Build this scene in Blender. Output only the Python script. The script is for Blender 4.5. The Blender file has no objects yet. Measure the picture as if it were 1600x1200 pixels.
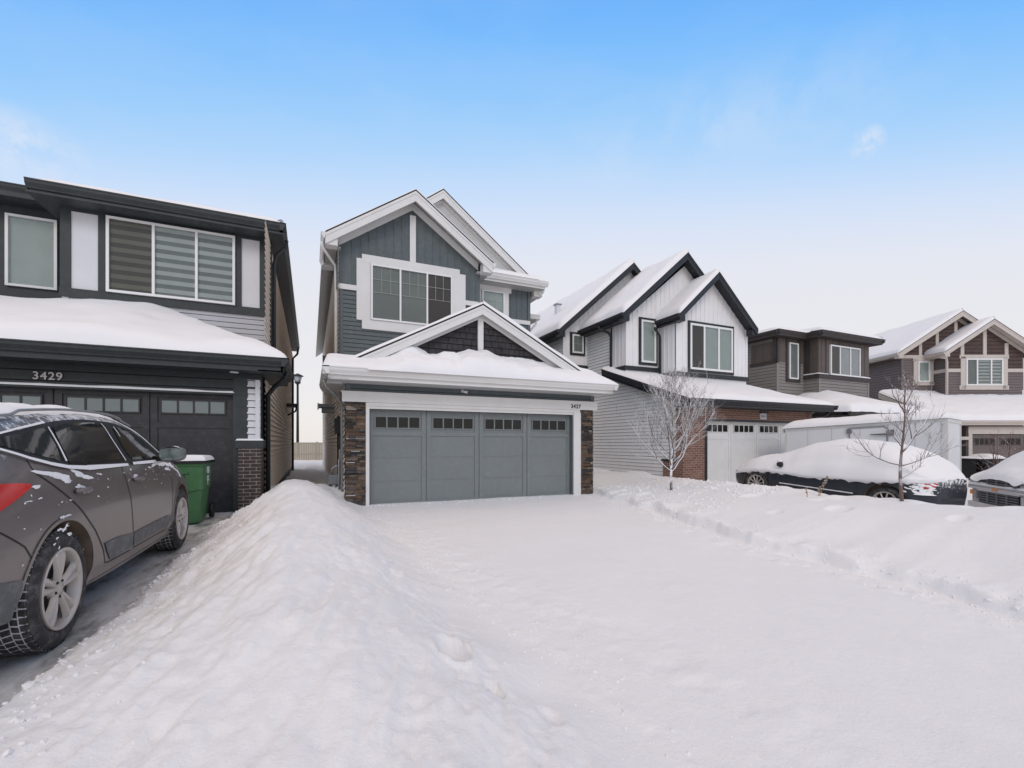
import bpy, bmesh, math, random
import numpy as np
from mathutils import Vector, Matrix
R = math.radians
sc = bpy.context.scene
COL = sc.collection
CA = math.atan(315/704); S, C = math.sin(CA), math.cos(CA)
rnd = random.Random(7)

# ------------------------------------------------------------------ noise
def _hash(ix, iy, seed):
    n = (ix.astype(np.int64)*374761393 + iy.astype(np.int64)*668265263 + seed*1274126177) & 0x7fffffff
    n = ((n ^ (n >> 13))*1103515245 + 12345) & 0x7fffffff
    n = (n ^ (n >> 16))*69069 & 0x7fffffff
    return (n & 0xffff)/65535.0*2-1
def vnoise(x, y, seed=0):
    x = np.asarray(x, float); y = np.asarray(y, float)
    ix = np.floor(x); iy = np.floor(y); fx = x-ix; fy = y-iy
    fx = fx*fx*fx*(fx*(fx*6-15)+10); fy = fy*fy*fy*(fy*(fy*6-15)+10)
    a = _hash(ix, iy, seed); b = _hash(ix+1, iy, seed); c = _hash(ix, iy+1, seed); d = _hash(ix+1, iy+1, seed)
    return (a*(1-fx)+b*fx)*(1-fy)+(c*(1-fx)+d*fx)*fy
def fbm(x, y, seed=0, octv=4, gain=.5):
    t = 0; a = 1; f = 1
    for i in range(octv):
        t = t+a*vnoise(x*f+i*17.3, y*f-i*9.1, seed+i); a *= gain; f *= 2.03
    return t
def sst(a, b, x):
    t = np.clip((x-a)/(b-a), 0, 1); return t*t*(3-2*t)

# ------------------------------------------------------------------ materials
BASE = {}; LAP_SHADE = {}
def newmat(name):
    m = bpy.data.materials.new(name); m.use_nodes = True
    nt = m.node_tree; b = nt.nodes['Principled BSDF']
    return m, nt, b
def N(nt, t, **kw):
    n = nt.nodes.new(t)
    for k, v in kw.items():
        if k in n.inputs: n.inputs[k].default_value = v
        else: setattr(n, k, v)
    return n
def mat(name, col, rough=.6, var=.12, vscale=3.0, bump=0.0, bscale=40, metal=0, spec=.4, dust=0.0):
    BASE[name] = col
    m, nt, b = newmat(name); L = nt.links.new
    tc = N(nt, 'ShaderNodeTexCoord')
    nz = N(nt, 'ShaderNodeTexNoise', Scale=vscale, Detail=5.0, Roughness=.6)
    L(tc.outputs['Object'], nz.inputs['Vector'])
    mx = N(nt, 'ShaderNodeMix', data_type='RGBA'); 
    mr = N(nt, 'ShaderNodeMapRange'); mr.inputs[1].default_value = .3; mr.inputs[2].default_value = .7
    L(nz.outputs[0], mr.inputs[0]); L(mr.outputs[0], mx.inputs[0])
    mx.inputs[6].default_value = (*[c*(1-var) for c in col], 1); mx.inputs[7].default_value = (*[min(1, c*(1+var)) for c in col], 1)
    out = mx.outputs[2]
    if dust > 0:   # thin frost and salt film in streaks
        n2 = N(nt, 'ShaderNodeTexNoise', Scale=11.0, Detail=8.0, Roughness=.75); L(tc.outputs['Object'], n2.inputs['Vector'])
        m2 = N(nt, 'ShaderNodeMapRange'); m2.inputs[1].default_value = .48; m2.inputs[2].default_value = .8; m2.inputs[4].default_value = dust
        L(n2.outputs[0], m2.inputs[0])
        mx2 = N(nt, 'ShaderNodeMix', data_type='RGBA'); L(m2.outputs[0], mx2.inputs[0]); L(out, mx2.inputs[6]); mx2.inputs[7].default_value = (.55, .53, .52, 1)
        out = mx2.outputs[2]
    L(out, b.inputs['Base Color'])
    b.inputs['Roughness'].default_value = rough; b.inputs['Metallic'].default_value = metal
    b.inputs['Specular IOR Level'].default_value = spec
    if bump > 0:
        n3 = N(nt, 'ShaderNodeTexNoise', Scale=float(bscale), Detail=6.0); L(tc.outputs['Object'], n3.inputs['Vector'])
        bp = N(nt, 'ShaderNodeBump', Strength=bump, Distance=.01); L(n3.outputs[0], bp.inputs['Height']); L(bp.outputs[0], b.inputs['Normal'])
    return m
def snowmat(name, col=(.86, .855, .87), lump=.5):
    m, nt, b = newmat(name); L = nt.links.new
    tc = N(nt, 'ShaderNodeTexCoord')
    n1 = N(nt, 'ShaderNodeTexNoise', Scale=1.3, Detail=6.0, Roughness=.6); L(tc.outputs['Object'], n1.inputs['Vector'])
    n2 = N(nt, 'ShaderNodeTexNoise', Scale=14.0, Detail=8.0, Roughness=.7); L(tc.outputs['Object'], n2.inputs['Vector'])
    n3 = N(nt, 'ShaderNodeTexNoise', Scale=160.0, Detail=3.0, Roughness=.7); L(tc.outputs['Object'], n3.inputs['Vector'])
    mx = N(nt, 'ShaderNodeMix', data_type='RGBA'); L(n1.outputs[0], mx.inputs[0])
    mx.inputs[6].default_value = (*[c*.955 for c in col], 1); mx.inputs[7].default_value = (*[min(1, c*1.035) for c in col], 1)
    L(mx.outputs[2], b.inputs['Base Color'])
    b.inputs['Roughness'].default_value = .75; b.inputs['Specular IOR Level'].default_value = .25
    b1 = N(nt, 'ShaderNodeBump', Strength=lump, Distance=.02); L(n2.outputs[0], b1.inputs['Height'])
    n4 = N(nt, 'ShaderNodeTexNoise', Scale=48.0, Detail=5.0, Roughness=.7); L(tc.outputs['Object'], n4.inputs['Vector'])
    b3 = N(nt, 'ShaderNodeBump', Strength=lump, Distance=.008); L(n4.outputs[0], b3.inputs['Height']); L(b1.outputs[0], b3.inputs['Normal'])
    b2 = N(nt, 'ShaderNodeBump', Strength=.4, Distance=.002); L(n3.outputs[0], b2.inputs['Height']); L(b3.outputs[0], b2.inputs['Normal'])
    L(b2.outputs[0], b.inputs['Normal'])
    return m
def brickmat(name, c1, c2, mortar, sx=1.0, bw=.21, rh=.072, ms=.012):
    m, nt, b = newmat(name); L = nt.links.new
    tc = N(nt, 'ShaderNodeTexCoord'); sp = N(nt, 'ShaderNodeSeparateXYZ'); L(tc.outputs['Object'], sp.inputs[0])
    ad = N(nt, 'ShaderNodeMath', operation='ADD'); L(sp.outputs[0], ad.inputs[0]); L(sp.outputs[1], ad.inputs[1])
    cb = N(nt, 'ShaderNodeCombineXYZ'); L(ad.outputs[0], cb.inputs[0]); L(sp.outputs[2], cb.inputs[1])
    br = N(nt, 'ShaderNodeTexBrick'); L(cb.outputs[0], br.inputs['Vector'])
    br.inputs['Scale'].default_value = 1; br.inputs['Brick Width'].default_value = bw; br.inputs['Row Height'].default_value = rh
    br.inputs['Mortar Size'].default_value = ms; br.inputs['Color1'].default_value = (*c1, 1); br.inputs['Color2'].default_value = (*c2, 1); br.inputs['Mortar'].default_value = (*mortar, 1)
    nz = N(nt, 'ShaderNodeTexNoise', Scale=9.0, Detail=6.0); L(tc.outputs['Object'], nz.inputs['Vector'])
    mx = N(nt, 'ShaderNodeMix', data_type='RGBA', blend_type='MULTIPLY'); mx.inputs[0].default_value = .7
    cr = N(nt, 'ShaderNodeMapRange'); cr.inputs[3].default_value = .45; cr.inputs[4].default_value = 1.5; L(nz.outputs[0], cr.inputs[0])
    L(br.outputs[0], mx.inputs[6]); L(cr.outputs[0], mx.inputs[7]); L(mx.outputs[2], b.inputs['Base Color'])
    b.inputs['Roughness'].default_value = .85
    bp = N(nt, 'ShaderNodeBump', Strength=.6, Distance=.008, invert=True); L(br.outputs[1], bp.inputs['Height']); L(bp.outputs[0], b.inputs['Normal'])
    return m
def glassmat(name, tint=(.8, .84, .83), refl=1.45):
    m = bpy.data.materials.new(name); m.use_nodes = True; nt = m.node_tree; L = nt.links.new
    nt.nodes.remove(nt.nodes['Principled BSDF']); o = nt.nodes['Material Output']
    tr = N(nt, 'ShaderNodeBsdfTransparent', Color=(*tint, 1)); gl = N(nt, 'ShaderNodeBsdfGlossy', Roughness=.03)
    fr = N(nt, 'ShaderNodeFresnel', IOR=refl); mx = N(nt, 'ShaderNodeMixShader')
    tc = N(nt, 'ShaderNodeTexCoord'); nz = N(nt, 'ShaderNodeTexNoise', Scale=1.6, Detail=2.0); L(tc.outputs['Object'], nz.inputs['Vector'])
    bp = N(nt, 'ShaderNodeBump', Strength=.08, Distance=.05); L(nz.outputs[0], bp.inputs['Height']); L(bp.outputs[0], gl.inputs['Normal'])
    L(fr.outputs[0], mx.inputs[0]); L(tr.outputs[0], mx.inputs[1]); L(gl.outputs[0], mx.inputs[2]); L(mx.outputs[0], o.inputs[0])
    return m
def barkmat(name, bark, frost=.55):
    m, nt, b = newmat(name); L = nt.links.new
    g = N(nt, 'ShaderNodeNewGeometry'); sp = N(nt, 'ShaderNodeSeparateXYZ'); L(g.outputs['Normal'], sp.inputs[0])
    tc = N(nt, 'ShaderNodeTexCoord'); nz = N(nt, 'ShaderNodeTexNoise', Scale=6.0, Detail=5.0); L(tc.outputs['Object'], nz.inputs['Vector'])
    ad = N(nt, 'ShaderNodeMath', operation='ADD'); L(sp.outputs[2], ad.inputs[0]); L(nz.outputs[0], ad.inputs[1])
    mr = N(nt, 'ShaderNodeMapRange'); mr.inputs[1].default_value = 1.05-frost; mr.inputs[2].default_value = 1.3-frost; L(ad.outputs[0], mr.inputs[0])
    mx = N(nt, 'ShaderNodeMix', data_type='RGBA'); L(mr.outputs[0], mx.inputs[0]); mx.inputs[6].default_value = (*bark, 1); mx.inputs[7].default_value = (.8, .8, .82, 1)
    L(mx.outputs[2], b.inputs['Base Color']); b.inputs['Roughness'].default_value = .85
    return m
def carpaint(name, col, dirt, frostz=None, metal=.45, rough=.32):
    """metallic paint, road film on the lower body, and fine blown snow clinging in patches"""
    m, nt, b = newmat(name); L = nt.links.new
    tc = N(nt, 'ShaderNodeTexCoord'); sp = N(nt, 'ShaderNodeSeparateXYZ'); L(tc.outputs['Object'], sp.inputs[0])
    nz = N(nt, 'ShaderNodeTexNoise', Scale=7.0, Detail=9.0, Roughness=.72); L(tc.outputs['Object'], nz.inputs['Vector'])
    # dirt by height + noise
    h = N(nt, 'ShaderNodeMapRange'); h.inputs[1].default_value = .15; h.inputs[2].default_value = 1.0; h.inputs[3].default_value = .95; h.inputs[4].default_value = .12; L(sp.outputs[2], h.inputs[0])
    mu = N(nt, 'ShaderNodeMath', operation='MULTIPLY'); L(h.outputs[0], mu.inputs[0])
    a2 = N(nt, 'ShaderNodeMapRange'); a2.inputs[1].default_value = .25; a2.inputs[2].default_value = .75; a2.inputs[3].default_value = .55; a2.inputs[4].default_value = 1.2; L(nz.outputs[0], a2.inputs[0]); L(a2.outputs[0], mu.inputs[1])
    mx = N(nt, 'ShaderNodeMix', data_type='RGBA', clamp_factor=True); L(mu.outputs[0], mx.inputs[0]); mx.inputs[6].default_value = (*col, 1); mx.inputs[7].default_value = (*dirt, 1)
    out = mx.outputs[2]; fac = mu.outputs[0]
    rg = N(nt, 'ShaderNodeMapRange'); rg.inputs[3].default_value = rough; rg.inputs[4].default_value = .6; L(fac, rg.inputs[0]); L(rg.outputs[0], b.inputs['Roughness'])
    b.inputs['Metallic'].default_value = metal
    if frostz:
        n2 = N(nt, 'ShaderNodeTexNoise', Scale=16.0, Detail=10.0, Roughness=.8); L(tc.outputs['Object'], n2.inputs['Vector'])
        hz = N(nt, 'ShaderNodeMapRange'); hz.inputs[1].default_value = frostz[0]; hz.inputs[2].default_value = frostz[1]; hz.inputs[3].default_value = 0.0; hz.inputs[4].default_value = .45; L(sp.outputs[2], hz.inputs[0])
        yz = N(nt, 'ShaderNodeMapRange'); yz.inputs[1].default_value = frostz[2]; yz.inputs[2].default_value = frostz[3]; yz.inputs[3].default_value = 0.0; yz.inputs[4].default_value = .2; L(sp.outputs[1], yz.inputs[0])
        s1 = N(nt, 'ShaderNodeMath', operation='ADD'); L(hz.outputs[0], s1.inputs[0]); L(yz.outputs[0], s1.inputs[1])
        s2 = N(nt, 'ShaderNodeMath', operation='ADD'); L(s1.outputs[0], s2.inputs[0]); L(n2.outputs[0], s2.inputs[1])
        th = N(nt, 'ShaderNodeMapRange'); th.inputs[1].default_value = .76; th.inputs[2].default_value = .84; L(s2.outputs[0], th.inputs[0])
        m2 = N(nt, 'ShaderNodeMix', data_type='RGBA'); L(th.outputs[0], m2.inputs[0]); L(out, m2.inputs[6]); m2.inputs[7].default_value = (.85, .85, .87, 1); out = m2.outputs[2]
        iv = N(nt, 'ShaderNodeMath', operation='SUBTRACT'); iv.inputs[0].default_value = 1; L(th.outputs[0], iv.inputs[1])
        mm = N(nt, 'ShaderNodeMath', operation='MULTIPLY'); mm.inputs[1].default_value = metal; L(iv.outputs[0], mm.inputs[0]); L(mm.outputs[0], b.inputs['Metallic'])
    L(out, b.inputs['Base Color'])
    b.inputs['Coat Weight'].default_value = .35; b.inputs['Coat Roughness'].default_value = .12
    return m

M = {}
M['snow'] = snowmat('snow', lump=.55)
M['snow_roof'] = snowmat('roof_snow', lump=.15)
M['white'] = mat('white_trim', (.71, .705, .69), .5, .04, 2, .05, dust=.15)
M['vinyl'] = mat('white_vinyl', (.78, .78, .77), .35, .02)
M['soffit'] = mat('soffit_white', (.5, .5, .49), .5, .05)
M['blue'] = mat('blue_grey_siding', (.098, .119, .126), .5, .07, 2.5, .1, 60, dust=.12)
M['bluedoor'] = mat('grey_garage_door', (.188, .21, .212), .45, .05, 1.5, .08, 90, dust=.12)
M['shingle'] = mat('dark_shingle_siding', (.047, .043, .047), .8, .35, 5, .4, 30)
M['beige'] = mat('beige_siding', (.84, .78, .71), .6, .06)
M['tan'] = mat('taupe_siding', (.82, .74, .66), .6, .06)
M['asphalt'] = mat('asphalt_shingles', (.03, .028, .028), .9, .5, 20, .5, 60)
M['black'] = mat('black_trim', (.02, .022, .026), .45, .15, 3, dust=.05)
M['dark'] = mat('charcoal_trim', (.03, .037, .04), .5, .12, 3, .05, dust=.04)
M['darkdoor'] = mat('charcoal_garage_door', (.032, .031, .035), .45, .1, 2, .08, 90, dust=.08)
M['grey'] = mat('light_grey_siding', (.45, .45, .475), .55, .05)
M['panel'] = mat('white_panel', (.66, .665, .69), .5, .03)
M['lgrey'] = mat('pale_grey_siding', (.83, .825, .82), .55, .04)
M['bwhite'] = mat('white_board', (.8, .79, .79), .55, .03)
M['gdwhite'] = mat('white_garage_door', (.78, .77, .75), .45, .04)
M['brick'] = brickmat('red_brick', (.17, .075, .055), (.26, .12, .085), (.3, .23, .19))
M['bbrick'] = mat('brown_brick', (.06, .042, .038), .85, .35, 9, .4, 50)
M['mortar'] = mat('mortar', (.5, .46, .43), .9, .1, 9)
M['stone'] = [mat('ledge_stone_%s' % n, c, .85, .35, 14, .6, 50) for n, c in
    [('umber', (.08, .056, .042)), ('slate', (.055, .052, .052)), ('rust', (.12, .078, .052)), ('taupe', (.1, .082, .07)), ('sable', (.035, .03, .028)), ('buff', (.15, .115, .085))]]  # the darkest stone colour also backs the joints
M['brown'] = mat('brown_panel', (.105, .083, .072), .6, .1)
M['dbrown'] = mat('dark_brown_trim', (.048, .04, .038), .6, .1)
M['gbrown'] = mat('grey_brown_siding', (.235, .215, .2), .6, .06)
M['mauve'] = mat('mauve_brown_siding', (.16, .13, .125), .6, .06)
M['cocoa'] = mat('cocoa_shingle', (.085, .055, .048), .75, .2, 6)
M['btrim'] = mat('beige_trim', (.56, .5, .45), .55, .04)
M['glass'] = glassmat('window_glass')
M['dglass'] = glassmat('dark_glass', (.35, .37, .37), 1.6)
M['carglass'] = mat('tinted_car_glass', (.012, .014, .015), .06, .3, 3, spec=.8)
M['inter'] = mat('dark_interior', (.012, .013, .013), .8, .3, 1.5)
M['interg'] = mat('grey_interior', (.33, .34, .33), .8, .12, .8)
M['interb'] = mat('screened_interior', (.13, .105, .095), .8, .15, 1)
M['blindl'] = mat('pale_blind', (.68, .7, .7), .7, .04)
M['blindd'] = mat('sheer_blind', (.3, .32, .32), .7, .08)
M['blindb'] = mat('brown_blind', (.27, .25, .22), .7, .06)  # darker brown tone of the striped blind behind one pane
M['blindbd'] = mat('brown_sheer', (.13, .12, .11), .7, .08)
M['blinde'] = mat('even_blind', (.6, .64, .63), .7, .05)
M['blindw'] = mat('white_blind', (.6, .6, .62), .7, .05)
M['frost'] = mat('frosted_pane', (.42, .45, .47), .4, .05)
M['metal'] = mat('grey_metal', (.3, .31, .32), .45, .1, metal=.5)
M['steel'] = mat('dull_steel', (.42, .42, .43), .35, .1, metal=.8)
M['meter'] = mat('meter_grey', (.16, .17, .18), .5, .1)
M['blk'] = mat('black_plastic', (.012, .012, .013), .5, .3, 5)
M['tyre'] = mat('tyre_rubber', (.03, .029, .03), .8, .35, 10, .2, 60, dust=.3)
M['trsnow'] = mat('packed_tread_snow', (.6, .6, .62), .8, .2, 20)
M['rim'] = mat('dusty_alloy', (.5, .46, .43), .42, .14, 6, metal=.35, dust=.3)
M['rimd'] = mat('wheel_barrel', (.02, .018, .017), .7, .3)
M['clad'] = mat('grey_plastic_cladding', (.1, .105, .11), .6, .12, 5, dust=.35)
M['suv'] = carpaint('grey_brown_paint', (.14, .122, .12), (.29, .255, .24), (.95, 1.6, 3.0, 4.2))
M['navy'] = carpaint('navy_paint', (.01, .016, .028), (.03, .036, .046), (.5, 1.1, -.2, -1.2), .3)
M['truckp'] = mat('white_vehicle_paint', (.6, .6, .61), .35, .1, 3, dust=.5)
M['under'] = mat('underbody', (.03, .025, .02), .9, .3)
M['arch'] = mat('muddy_arch_liner', (.15, .115, .085), .9, .3, 8)
M['red'] = mat('red_lamp', (.55, .012, .012), .15, .15, 5, spec=.7)
M['amber'] = mat('amber_lamp', (.7, .25, .06), .3, .1)
M['lapshade'] = mat('siding_lap_shade', (.12, .1, .09), .9)  # unused tone for painted shade lines between siding boards
M['lampc'] = mat('clear_lamp', (.4, .4, .4), .15, .15, 8, metal=.4)
M['green'] = mat('green_bin', (.055, .15, .06), .5, .1, 4, .05, dust=.06)
M['dgreen'] = mat('dark_green_bin', (.03, .065, .03), .6, .1)
M['fence'] = mat('beige_fence', (.42, .38, .3), .7, .08)
M['conc'] = mat('step_concrete', (.38, .35, .31), .9, .15, 6)
M['trailer'] = mat('trailer_white', (.7, .705, .72), .4, .03, 1, dust=.05)
M['trtrim'] = mat('trailer_trim', (.62, .61, .58), .45, .06)
M['weed'] = mat('dry_weed', (.35, .24, .13), .9, .3, 20)
M['silver'] = mat('brushed_number', (.4, .38, .38), .35, .05, metal=.6)
M['numblk'] = mat('black_number', (.015, .015, .016), .4, .1)
M['bark1'] = barkmat('frosted_bark', (.15, .12, .105), .78)
M['bark2'] = barkmat('brown_bark', (.15, .1, .09), .45)
M['bark3'] = barkmat('red_twigs', (.15, .075, .065), .1)

# ------------------------------------------------------------------ builders
OFF = {}      # world offset of each object used as a parent
def tagp(o, label=None, cat=None, group=None, kind=None):
    for k, v in (('label', label), ('category', cat), ('group', group), ('kind', kind)):
        if v: o[k] = v
    return o
def thing(name, label, cat, loc, group=None):
    o = bpy.data.objects.new(name, None); COL.objects.link(o); o.location = loc; o.empty_display_size = .3
    OFF[o.name] = Vector(loc); tagp(o, label, cat, group); return o
class MB:
    def __init__(s): s.v = []; s.f = []; s.m = []; s.mats = []; s.sm = []
    def mi(s, m):
        if m not in s.mats: s.mats.append(m)
        return s.mats.index(m)
    def add(s, vs, fs, m, smooth=False):
        b = len(s.v); s.v += [tuple(p) for p in vs]; i = s.mi(m)
        for f in fs: s.f.append([b+k for k in f]); s.m.append(i); s.sm.append(smooth)
    def box(s, x0, x1, y0, y1, z0, z1, m):
        vs = [(x, y, z) for z in (z0, z1) for y in (y0, y1) for x in (x0, x1)]
        s.add(vs, [(0, 2, 3, 1), (4, 5, 7, 6), (0, 1, 5, 4), (2, 6, 7, 3), (0, 4, 6, 2), (1, 3, 7, 5)], m)
    def prism(s, top, vec, m):
        n = len(top); bot = [tuple(Vector(p)+Vector(vec)) for p in top]
        s.add(list(top)+bot, [tuple(range(n)), tuple(range(2*n-1, n-1, -1))]+[(i, (i+1) % n, n+(i+1) % n, n+i) for i in range(n)], m)
    def tube(s, pts, rs, m, n=6, cap=True, smooth=True):
        pts = [Vector(p) for p in pts]; 
        if not hasattr(rs, '__len__'): rs = [rs]*len(pts)
        vs = []; up = None
        for i, p in enumerate(pts):
            t = (pts[min(i+1, len(pts)-1)]-pts[max(i-1, 0)]); t = t.normalized() if t.length > 1e-9 else Vector((0, 0, 1))
            if up is None: up = t.orthogonal().normalized()
            up = (up-t*up.dot(t)); up = up.normalized() if up.length > 1e-6 else t.orthogonal().normalized()
            w = t.cross(up)
            for k in range(n):
                a = 2*math.pi*(k+.5)/n; vs.append(p+(up*math.cos(a)+w*math.sin(a))*rs[i])
        fs = [(i*n+k, i*n+(k+1) % n, (i+1)*n+(k+1) % n, (i+1)*n+k) for i in range(len(pts)-1) for k in range(n)]
        if cap: fs += [tuple(range(n)), tuple(range((len(pts)-1)*n, len(pts)*n))]
        s.add(vs, fs, m, smooth)
    def grid(s, P, m, smooth=True):      # P: array (a,b,3)
        a, b = P.shape[:2]; base = len(s.v); s.v += [tuple(p) for p in P.reshape(-1, 3)]; i = s.mi(m)
        for r in range(a-1):
            for c in range(b-1):
                s.f.append([base+r*b+c, base+r*b+c+1, base+(r+1)*b+c+1, base+(r+1)*b+c]); s.m.append(i); s.sm.append(smooth)
    def build(s, name, parent=None, origin=None, recalc=True):
        off = OFF[parent.name] if parent else (Vector(origin) if origin else Vector((0, 0, 0)))
        me = bpy.data.meshes.new(name); me.from_pydata([tuple(Vector(p)-off) for p in s.v], [], s.f)
        for m in s.mats: me.materials.append(m)
        me.polygons.foreach_set('material_index', s.m); me.polygons.foreach_set('use_smooth', s.sm)
        if recalc:
            bm = bmesh.new(); bm.from_mesh(me); bmesh.ops.recalc_face_normals(bm, faces=bm.faces); bm.to_mesh(me); bm.free()
        me.update(); o = bpy.data.objects.new(name, me); COL.objects.link(o)
        if parent: o.parent = parent
        else: o.location = off
        OFF[o.name] = off.copy()
        return o

def _split(self, name, parent):
    """one part per separate board (each prism or box added)"""
    par = list(range(len(self.v)))
    def find(i):
        while par[i] != i: par[i] = par[par[i]]; i = par[i]
        return i
    for f in self.f:
        for k in f[1:]: par[find(k)] = find(f[0])
    g = {}
    for n, f in enumerate(self.f): g.setdefault(find(f[0]), []).append(n)
    for fs in g.values():
        q = MB(); idx = {}
        for n in fs:
            for k in self.f[n]:
                if k not in idx: idx[k] = len(q.v); q.v.append(self.v[k])
            q.f.append([idx[k] for k in self.f[n]]); q.m.append(q.mi(self.mats[self.m[n]])); q.sm.append(self.sm[n])
        q.build(name, parent)
MB.split = _split

class Fr:      # a wall's plane: origin, direction along it, outward normal
    def __init__(s, o, U, Nn): s.o = Vector((o[0], o[1], 0)); s.U = Vector((U[0], U[1], 0)); s.N = Vector((Nn[0], Nn[1], 0))
    def p(s, u, v, d=0): return tuple(s.o+s.U*u+s.N*d+Vector((0, 0, v)))
def FF(y): return Fr((0, y), (1, 0), (0, -1))
def FL(x): return Fr((x, 0), (0, 1), (-1, 0))
def FRt(x): return Fr((x, 0), (0, 1), (1, 0))
def F4(D): return Fr((D*S, D*C), (C, -S), (-S, -C))
def fbox(mb, F, u0, u1, v0, v1, d0, d1, m):
    mb.prism([F.p(u0, v0, d1), F.p(u1, v0, d1), F.p(u1, v1, d1), F.p(u0, v1, d1)], F.N*(d0-d1), m)
def fpoly(mb, F, poly, d0, d1, m):
    mb.prism([F.p(u, v, d1) for u, v in poly], F.N*(d0-d1), m)
def clip(poly, ax, val, keep):       # 2D half-plane clip, keep=+1 above, -1 below
    out = []; n = len(poly)
    for i in range(n):
        a = poly[i]; b = poly[(i+1) % n]; da = (a[ax]-val)*keep; db = (b[ax]-val)*keep
        if da >= 0: out.append(a)
        if da*db < 0:
            t = da/(da-db); out.append((a[0]+(b[0]-a[0])*t, a[1]+(b[1]-a[1])*t))
    return out
def lap(mb, F, poly, m, pitch=.105, out=.014, d0=0.0):
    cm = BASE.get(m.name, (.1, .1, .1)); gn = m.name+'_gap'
    if gn not in LAP_SHADE: LAP_SHADE[gn] = mat(gn, tuple(c*.28 for c in cm), .9, .1)
    gm = LAP_SHADE[gn]; gh = pitch*.11  # dark line under each board is shade painted as a darker siding copy
    v0 = math.floor(min(p[1] for p in poly)/pitch)*pitch; v1 = max(p[1] for p in poly); k = v0
    while k < v1:
        gq = clip(clip(poly, 1, k-.001, 1), 1, k+gh+.002, -1); q = clip(clip(poly, 1, k+gh, 1), 1, k+pitch, -1)
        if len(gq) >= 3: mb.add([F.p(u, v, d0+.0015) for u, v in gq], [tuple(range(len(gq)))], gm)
        if len(q) >= 3:
            mb.add([F.p(u, v, d0+out*(1-(v-k)/pitch*.92)) for u, v in q], [tuple(range(len(q)))], m)
            lo = [p for p in q if abs(p[1]-min(z[1] for z in q)) < 1e-5]
            if len(lo) >= 2:
                a = min(l[0] for l in lo); b = max(l[0] for l in lo); z = lo[0][1]
                dd = d0+out*(1-(z-k)/pitch*.92)
                mb.add([F.p(a, z, dd), F.p(b, z, dd), F.p(b, z+.001, d0+.001), F.p(a, z+.001, d0+.001)], [(0, 1, 2, 3)], m)
        k += pitch
def batten(mb, F, poly, m, pitch=.2, w=.028, out=.014, d0=0.0):
    fpoly(mb, F, poly, d0-.02, d0, m)
    u0 = min(p[0] for p in poly); u1 = max(p[0] for p in poly); k = u0+pitch*.5
    while k < u1:
        q = clip(clip(poly, 0, k, 1), 0, k+w, -1)
        if len(q) >= 3: fpoly(mb, F, q, d0-.001, d0+out, m)
        k += pitch
def rect(u0, u1, v0, v1): return [(u0, v0), (u1, v0), (u1, v1), (u0, v1)]
def stones(mb, F, u0, u1, v0, v1, seed=1, d=.0, rowh=(.03, .07), w=(.09, .3)):
    r = random.Random(seed); v = v0
    while v < v1:
        h = min(r.uniform(*rowh), v1-v); u = u0-r.uniform(0, .1)
        while u < u1:
            ww = r.uniform(*w); a = max(u, u0); b = min(u+ww, u1)
            if b-a > .01:
                dd = d+r.uniform(.0, .045); m = r.choice(M['stone'])
                fbox(mb, F, a, b-.004, v, v+h-.004, d-.03, dd, m)
                if r.random() < .12 and dd > d+.03: fbox(mb, F, a+.005, b-.01, v+h-.004, v+h+.003, d+.01, dd-.002, M['snow'])
            u += ww
        v += h
def gutterbox(mb, a, b, h, w, outv, m):
    """K-style gutter between two points at its top outer edge; outv points outward"""
    a = Vector(a); b = Vector(b); o = Vector(outv); z = Vector((0, 0, 1))
    prof = [(0, 0), (0, -.02), (-.012, -.025), (-.015, -h*.45), (-w*.45, -h*.85), (-w*.5, -h), (-w, -h), (-w, 0)]
    pa = [tuple(a+o*x+z*y) for x, y in prof]; n = len(pa)
    pb = [tuple(b+o*x+z*y) for x, y in prof]
    mb.add(pa+pb, [tuple(range(n)), tuple(range(2*n-1, n-1, -1))]+[(i, (i+1) % n, n+(i+1) % n, n+i) for i in range(n)], m)
def snow_quad(mb, P, T, free=(1, 1, 1, 1), n=(24, 24), seed=0, m=None, w=None, amp=.12, tf=None):
    """a blanket of snow over the quad P00,P10,P11,P01 ; free = which of the edges s0,s1,t0,t1 are open"""
    P00, P10, P11, P01 = [np.array(p, float) for p in P]; w = w or T*1.3
    s = np.linspace(0, 1, n[0]); t = np.linspace(0, 1, n[1])
    s = (s+0*.5*(1-np.cos(np.pi*s))); 
    def warp(a, f0, f1):
        b = .5*(1-np.cos(np.pi*a)); return a*.35+b*.65
    s = warp(s, 1, 1); t = warp(t, 1, 1)
    Sg, Tg = np.meshgrid(s, t, indexing='ij')
    X = (P00*(1-Sg[..., None])+P10*Sg[..., None])*(1-Tg[..., None])+(P01*(1-Sg[..., None])+P11*Sg[..., None])*Tg[..., None]
    Ls = max(np.linalg.norm(P10-P00), np.linalg.norm(P11-P01)); Lt = max(np.linalg.norm(P01-P00), np.linalg.norm(P11-P10))
    h = np.ones_like(Sg)
    for f, dist in zip(free, (Sg*Ls, (1-Sg)*Ls, Tg*Lt, (1-Tg)*Lt)):
        if f:
            q = np.clip(dist/w, 0, 1); h = h*np.sqrt(1-(1-q)**2)
    q = h*T*(1+amp*1.8*fbm(X[..., 0]*1.1+seed, X[..., 1]*1.1+X[..., 2], seed+3, 3)+amp*.5*fbm(X[..., 0]*5, X[..., 1]*5+X[..., 2]*5, seed, 3))
    if tf: q = q*np.interp(X[..., 0], tf[0], tf[1])
    nrm = np.cross(P10-P00, P01-P00)
    if np.linalg.norm(nrm) < 1e-9: nrm = np.cross(P10-P00, P11-P00)
    nrm = nrm/np.linalg.norm(nrm); nrm = nrm if nrm[2] > 0 else -nrm
    dv = (nrm*.35+np.array([0, 0, .65]))
    mb.grid(X+q[..., None]*dv+np.array([0, 0, .004]), m or M['snow_roof'])

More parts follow.
